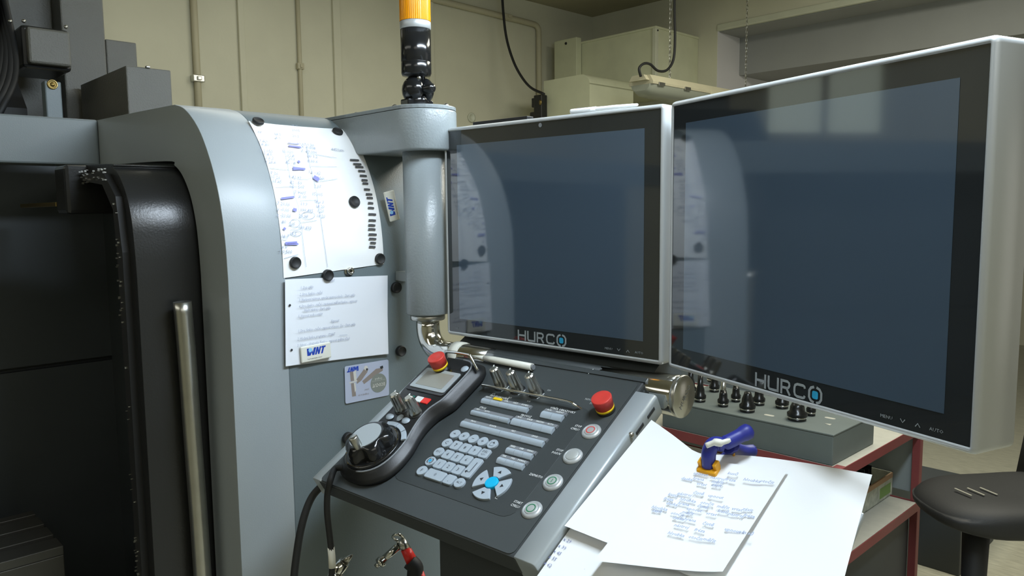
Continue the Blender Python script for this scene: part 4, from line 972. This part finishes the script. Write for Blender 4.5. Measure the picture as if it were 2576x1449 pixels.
m = MB(); m.tube([gi @ gp(846, 1440, 1.2), gi @ gp(850, 1434, 1.2), gi @ gp(867, 1413, 1.2)], [.0095, .0099, .0091], 18); m.tube([gi @ gp(836, 1462, 1.2), gi @ gp(848, 1438, 1.2)], .0115, 18); m.build('body', M_CHROME, hs)
m = MB(); m.tube([gi @ gp(866, 1414, 1.2), gi @ gp(886, 1396, 1.2)], [.0071, .0016], 12); m.build('tip', M_NICKEL, hs)
m = MB(); m.tube([gi @ gp(838, 1460, 1.2), gi @ gp(812, 1530, 1.2)], .008, 10); m.build('hose', M_RUBBER, hs)

# ================================================================== PAPERS on the right of the console
bd = thing('paper_board', 'dark board beside the console rail carrying the loose papers', 'board', FC @ T((.39, 0, -.03)))
m = MB(); m.box(-.14, .145, -.33, .085, -.008, 0, .002); m.build('plate', M_ALU, bd)
m = MB(); m.box(-.155, -.10, -.05, .02, -.02, -.008); m.build('bracket_arm', M_ALU, bd)
HP = -.022
def surf(poly_fn, nu, nv, name, mm, par, M=None):
    m = MB(); vv = []
    for j in range(nv + 1):
        for i in range(nu + 1): vv.append(poly_fn(i / nu, j / nv))
    m._add(vv, [(j * (nu + 1) + i, j * (nu + 1) + i + 1, (j + 1) * (nu + 1) + i + 1, (j + 1) * (nu + 1) + i) for j in range(nv) for i in range(nu)], True)
    return m.build(name, mm, par, M)
A_tl, A_tr, A_br, A_bl = (.2595, .1249), (.5366, .1148), (.556, -.19), (.2424, -.0666)
EDGE = ((.2590, .1255), (.300, .108), (.335, .0925), (.350, .0905), (.375, .0965), (.412, .1023), (.47, .109), (.5380, .1148))
def x0_(u): return .2590 + (.5380 - .2590) * u
def edge_y(x):
    for (xa, ya), (xb, yb) in zip(EDGE, EDGE[1:]):
        if x <= xb: return ya + (yb - ya) * (x - xa) / (xb - xa)
    return EDGE[-1][1]
def big(u, v):      # v 0 top .. 1 bottom
    x = .2590 + (.5380 - .2590) * u + (.020 * u - .016 * (1 - u)) * v; yt = edge_y(x0_(u))
    yb_ = -.0666 - .016 * u; y = yt + (yb_ - yt) * v
    z = .002 - .004 * math.exp(-((u - .33) / .14) ** 2) * (1 - v) ** 2 - .016 * max(0, u - .6) ** 1.5 * (1 - v) ** 3
    return (x, y, z)
bs = thing('paper_sheet', 'big blank white paper sheet clamped beside the right console rail', 'paper', FC)
surf(big, 30, 20, 'page', M_PAPER, bs)
def small(u, v):
    a, b, c, d_ = [pan(*p) for p in ((1700, 1165), (1988, 1192), (1826, 1462), (1500, 1424))]
    x = (a[0] * (1 - u) + b[0] * u) * (1 - v) + (d_[0] * (1 - u) + c[0] * u) * v; y = (a[1] * (1 - u) + b[1] * u) * (1 - v) + (d_[1] * (1 - u) + c[1] * u) * v
    return (x, y, .009 + .002 * math.sin(u * 5 + 1) * (1 - v) + .006 * u ** 6 * v)
ws = thing('written_sheet', 'white sheet of blue handwriting lying on the big paper under the clamp', 'paper', FC)
surf(small, 16, 12, 'page', M_PAPER, ws)
m = MB()
spots = [(600, 500), (900, 497), (760, 540), (880, 555), (1080, 560), (1220, 572), (760, 575), (610, 595), (750, 605), (470, 545), (580, 545), (580, 680), (740, 712), (340, 695), (450, 690), (300, 735), (480, 745), (660, 775), (810, 810), (940, 832), (1040, 835), (330, 780), (440, 780), (620, 805), (540, 835), (810, 852), (930, 883), (1055, 893), (215, 820), (380, 875), (480, 865), (700, 875), (190, 845), (390, 915), (500, 930), (670, 970), (900, 1030), (1040, 1055), (420, 990), (590, 1030), (370, 1065), (550, 1100), (680, 1120)]
words = ['upnout', 'kusů', 'nástroj', 'fréza', 'hloubka', 'otočit', 'měřit', 'vrtat', 'závit', 'deska', 'hrana', 'čistě']
for k, (X, Y) in enumerate(spots):
    q = pan(1600 + X / 3.725, 1060 + Y / 3.725 + 2, .012); put_text(m, words[k % 12], .0058, q[0], q[1], .0126, rot=.10, shear=.3, width=1.05, bold=.0001)
m.build('handwriting', M_INKF, ws)['kind'] = 'stuff'
ps = thing('printed_sheet', 'white sheet with small blue printed figures under the big paper', 'paper', FC)
def prn(u, v):
    a, b, c, d_ = (.2425, -.045), (.535, -.055), (.556, -.29), (.244, -.29)
    x = (a[0] * (1 - u) + b[0] * u) * (1 - v) + (d_[0] * (1 - u) + c[0] * u) * v; y = (a[1] * (1 - u) + b[1] * u) * (1 - v) + (d_[1] * (1 - u) + c[1] * u) * v
    return (x, y, -.010)
surf(prn, 8, 8, 'page', M_PAPER, ps)
m = MB()
for px, py, s in ((1425, 1363, 'x 29'), (1412, 1379, 'x 39'), (1400, 1393, 'x 45'), (1388, 1407, 'x 55'), (1376, 1423, 'x 62'), (1470, 1432, '.')):
    q = pan(px, py, -.009); put_text(m, s, .0065, q[0], q[1], -.0090, rot=-.1)
m.build('lettering', M_INK, ps)
# spring clamp
Q = FC @ Vector((*pan(1775, 1185, .01), .012))
cl = thing('spring_clamp', 'blue spring clamp with yellow jaw tips gripping the paper edge', 'clamp', mat_axes(Q, U, V, N))
def cq(px, py, h): q = Vector((*pan(px, py, h), h)); return (mat_axes(Q, U, V, N).inverted() @ (FC @ q))
m = MB(); pts = [cq(1783, 1172, .012), cq(1783, 1140, .028), cq(1795, 1117, .034), cq(1820, 1118, .030)]
m.tube(spline(pts, 5), [.0085] * 16, 10); m.build('upper_jaw', M_CLAMPB, cl)
m = MB(); m.tube(spline([cq(1805, 1120, .034), cq(1830, 1112, .032), cq(1858, 1098, .030), cq(1890, 1080, .030)], 5), [.006] * 4 + [.0085] * 8 + [.0095] * 3 + [.006], 10); m.build('handle', M_CLAMPB, cl)
m = MB(); m.tube(spline([cq(1832, 1124, .02), cq(1850, 1130, -.005), cq(1870, 1135, -.02), cq(1893, 1134, -.03)], 5), .008, 10); m.tube(spline([cq(1845, 1120, .02), cq(1838, 1140, -.01), cq(1810, 1165, -.022)], 5), .007, 10); m.build('lower_handle', M_CLAMPB, cl)
m = MB(); q = cq(1783, 1180, .010); m.box(q.x - .0125, q.x + .0125, q.y - .008, q.y + .007, q.z - .006, q.z + .003, .002); m.box(q.x - .012, q.x - .007, q.y - .002, q.y + .008, q.z, q.z + .010, .001); m.box(q.x + .007, q.x + .012, q.y - .002, q.y + .008, q.z, q.z + .010, .001); m.build('jaw_tip', M_CLAMPY, cl)
m = MB(); q = cq(1800, 1116, .042); m.tube(spline([q + Vector((-.009, -.006, 0)), q + Vector((0, .0, .002)), q + Vector((.006, .002, .001)), q + Vector((.014, .010, .0))], 4), [.0032] * 4 + [.0045] * 5 + [.003] * 3 + [.002], 8); m.build('spring_plate', M_IVORY, cl)
m = MB(); m.tube([cq(1845, 1128, .016), cq(1846, 1146, .0)], .0016, 8); m.build('spring_pin', M_CLAMPY, cl)

# ================================================================== RACK, tray, carton, stool
rk_ = thing('storage_rack', 'red angle-iron rack with pale shelf boards right of the console', 'shelving', FM @ T((.4, 1.8, 0)))
XR, YF, YB = .737, 1.462, 2.16
for x, y in ((XR, YF), (XR, YB), (-.9, YF), (-.9, YB)):
    m = MB(); m.box(x - .028, x, y, y + .03, 0, .74, .002); L_(m, 'post', M_REDF, rk_)
for z in (.44, .74):
    m = MB(); m.box(-.9, XR, YF - .003, YF, z - .035, z, .001); m.box(-.9, XR, YB, YB + .003, z - .035, z, .001)
    L_(m, 'long_beam', M_REDF, rk_)
    m = MB(); m.box(XR, XR + .003, YF - .003, YB + .003, z - .035, z, .001); L_(m, 'side_beam', M_REDF, rk_)
    m = MB(); m.box(-.89, XR - .004, YF + .002, YB - .004, z - .015, z - .004); L_(m, 'shelf_board', M_SHELF, rk_)
m = MB(); m.box(-.9, XR - .03, YB + .032, YB + .038, .46, .735); L_(m, 'back_panel', M_PART, rk_)
m = MB(); m.box(XR - .036, XR - .03, YF + .03, YB, .02, .40); L_(m, 'dark_sheet', M_CONSB, rk_)  # dark sheet added to darken the space under the lower shelf
tray = thing('tool_tray', 'long grey tool tray box on the red rack', 'tray', FM @ T((.43, 1.58, .737)))
m = MB(); m.box(.06, .703, 1.474, 1.80, .737, .832, .003); L_(m, 'box', M_TRAY, tray)
m = MB(); m.box(.058, .705, 1.472, 1.802, .832, .838, .002); L_(m, 'top_plate', M_TRAY, tray)
for px, py in ((1935, 1045), (2088, 1052)):
    q = mz(px, py, .838); m = MB(); m.prism(rrect(.036, .017, .008, q.x, q.y), .838, .8386); L_(m, 'label_slot', M_SHELF, tray)
q = mz(2082, 1068, .838); m = MB(); m.prism([(q.x - .012, q.y + .004), (q.x + .008, q.y + .012), (q.x + .010, q.y - .006)], .838, .839); L_(m, 'torn_label', M_SHELF, tray)
def holder(px, py, r, h, shank, label):
    q = mz(px, py, .838); o = thing('tool_holder', label, 'tool holder', FM @ T((q.x, q.y, .838)), 'tool holders standing in the grey tray')
    m = MB(); m.lathe([(0, 0), (r * .9, 0), (r * .9, .006), (r * .8, .008), (r * .8, .012), (r, .014), (r, .024), (r * .75, .03), (r * .7, .045), (r * .5, .06), (r * .4, h), (0, h)], None, 20); m.build('body', M_TOOL, o)
    m = MB(); m.lathe([(r * .82, .0075), (r * .93, .008), (r * .93, .0125), (r * .82, .013)], None, 20); m.build('flange_ring', M_CHROME, o)
    if shank: m = MB(); m.lathe([(0, h), (shank, h), (shank, h + .07), (0, h + .07)], None, 12); m.build('cutter', M_STEEL, o)
holder(1761, 1010, .022, .10, 0, 'tall black tool holder at the tray end next to the chrome pivot')
holder(1737, 990, .022, .10, 0, 'black tool holder half hidden behind the chrome pivot')
holder(1797, 985, .02, .10, 0, 'black tool holder in the rear row second from the pivot')
holder(1819, 1022, .020, .03, .009, 'tool holder with a bright straight steel cutter in the front row')
holder(1851, 1010, .018, .03, .006, 'tool holder with a thin steel cutter in the rear row')
holder(1880, 1035, .028, .07, 0, 'wide black tool holder with round tip in the middle of the front row')
holder(1909, 1018, .022, .06, 0, 'low black tool holder behind the oval label')
holder(1967, 1026, .024, .08, 0, 'black tool holder between the two widest holders, partly under the monitor')
holder(2005, 1056, .033, .06, 0, 'widest black tool holder nearest the free tray end')
holder(2040, 1045, .016, .06, 0, 'smallest black tool holder at the free tray end')
holder(1790, 960, .02, .10, 0, 'black tool holder in the back row close under the monitor edge')
cbx = thing('carton_box', 'open printed cardboard box with blades standing on the lower rack shelf', 'box', FM @ T((.45, 1.9, .436)))
a = mz(2171, 1293, .437); b = mz(2232, 1240, .437)
xb, y0b, y1b = .615, 1.74, 1.98
x1b = a.x; y0b = a.y; y1b = b.y
hz = .088
m = MB(); m.box(x1b - .16, x1b - .155, y0b, y1b, .437, .437 + hz); m.box(x1b - .16, x1b, y0b, y0b + .004, .437, .437 + hz); m.box(x1b - .16, x1b, y1b - .004, y1b, .437, .437 + hz); m.box(x1b - .16, x1b, y0b, y1b, .437, .440); m.box(x1b - .005, x1b, y0b, y1b, .437, .437 + hz * .78); L_(m, 'carton', M_CARTON, cbx)
m = MB(); m.box(x1b - .005, x1b + .0005, y0b, y1b, .437 + hz * .78, .437 + hz); L_(m, 'rim', M_BROWN, cbx)
m = MB(); m.box(x1b, x1b + .0008, y0b + (y1b - y0b) * .55, y1b - .02, .450, .490); L_(m, 'green_print', M_CARTG, cbx)
for k in range(6):
    m = MB(); y = y0b + .03 + k * .022; m.box(x1b - .13, x1b - .03, y, y + .004, .44, .437 + hz + .035 + .008 * (k % 3)); L_(m, 'blade', M_TOOL, cbx)
# partition and low dark chest behind the rack
m = MB(); m.box(-1.0, .66, 2.38, 2.42, 0, 1.25); o = m.build('partition_sheet', M_PART, None, FM); tag(o, 'plain blue-grey sheet panel standing behind the red rack', 'panel')
q1, q2 = my(2312, 1262, 2.6), my(2424, 1285, 2.6)
ch = thing('low_chest', 'low dark grey chest on the floor behind the rack post', 'chest', FM @ T((.7, 2.8, 0)))
m = MB(); m.box(.2, q2.x - .005, 2.6, 3.1, 0, q1.z - .012, .004); L_(m, 'body', M_CONSB, ch)
m = MB(); m.box(.195, q2.x, 2.595, 3.105, q1.z - .012, q1.z, .003); L_(m, 'lid', M_CONSB, ch)
# stool
q = mz(2452, 1290, .52)
stl = thing('saddle_stool', 'black work stool with rounded seat and three slots behind the monitor', 'stool', FM @ T((q.x, q.y, 0)) @ T((FM.to_3x3().inverted() @ CR.col[0]) * .008))
SR = FM.to_3x3().inverted() @ (CR.col[0])       # roughly image-right, horizontal
sx = Vector((SR.x, SR.y, 0)).normalized(); sy = Vector((-sx.y, sx.x, 0))
Ms = mat_axes((0, 0, 0), sx, sy, (0, 0, 1))
def seat_surface():
    t = bmesh.new(); nu, nv = 36, 18; rows_ = []
    for j in range(nv + 1):
        th = -PI / 2 + PI * j / nv; row = []
        for i in range(nu):
            ph = 2 * PI * i / nu; c, s = math.cos(th), math.sin(th)
            e = .55; sg = lambda v, p: math.copysign(abs(v) ** p, v)
            x = .24 * sg(c, .45) * sg(math.cos(ph), .75); y = .20 * sg(c, .45) * sg(math.sin(ph), .8); z = .062 * sg(s, .7)
            z += .05 * max(0, x / .24) ** 2 + .0 - (.02 * max(0, -x / .24) ** 2 if s > 0 else -.015 * max(0, -x / .24) ** 2)
            row.append(t.verts.new((x + .055, y, .545 + z)))
        rows_.append(row)
    for a, b in zip(rows_, rows_[1:]):
        for k in range(nu):
            try: t.faces.new((a[k], a[(k + 1) % nu], b[(k + 1) % nu], b[k])).smooth = True
            except ValueError: pass
    bmesh.ops.remove_doubles(t, verts=t.verts[:], dist=1e-5); bmesh.ops.recalc_face_normals(t, faces=t.faces[:]); return t
m = MB(); m.merge(seat_surface()); m.build('seat', M_SEAT, stl, Ms)
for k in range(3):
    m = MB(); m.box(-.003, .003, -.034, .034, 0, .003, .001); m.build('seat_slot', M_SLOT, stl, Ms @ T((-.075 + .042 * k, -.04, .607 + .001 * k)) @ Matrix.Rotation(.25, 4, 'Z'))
m = MB(); m.lathe([(.036, .21), (.042, .5), (0, .5)], None, 28); m.build('column_cover', M_RUBBER, stl)
m = MB(); m.lathe([(.022, .06), (.022, .215)], None, 20); m.build('gas_lift', M_STEEL, stl)
m = MB(); m.tube(spline([(.05, -.05, .50), (.14, -.10, .485), (.22, -.10, .50), (.26, -.02, .52)], 6), .007, 8); m.build('lever', M_RUBBER, stl, Ms)
for k in range(5):
    a = 2 * PI * k / 5; m = MB(); m.tube([(0, 0, .13), (.2 * math.cos(a), .2 * math.sin(a), .07)], [.026, .016], 10); m.build('leg', M_STEEL, stl)
    m = MB(); m.lathe([(0, -.01), (.03, -.01), (.03, .01), (0, .01)], T((.2 * math.cos(a), .2 * math.sin(a), .03)) @ Matrix.Rotation(PI / 2, 4, 'X'), 16); m.build('caster', M_RUBBER, stl)
m = MB(); t = bmesh.new(); bmesh.ops.create_cube(t, size=1, matrix=Matrix.Diagonal((.06, .36, .34, 1))); bmesh.ops.bevel(t, geom=t.edges[:], offset=.028, segments=4, affect='EDGES'); m.merge(t, T((.275, 0, .735)) @ Matrix.Rotation(.15, 4, 'Y'), smooth=True); m.tube([(.18, 0, .52), (.27, 0, .56), (.27, 0, .70)], .018, 10); m.build('backrest', M_SEAT, stl, Ms)
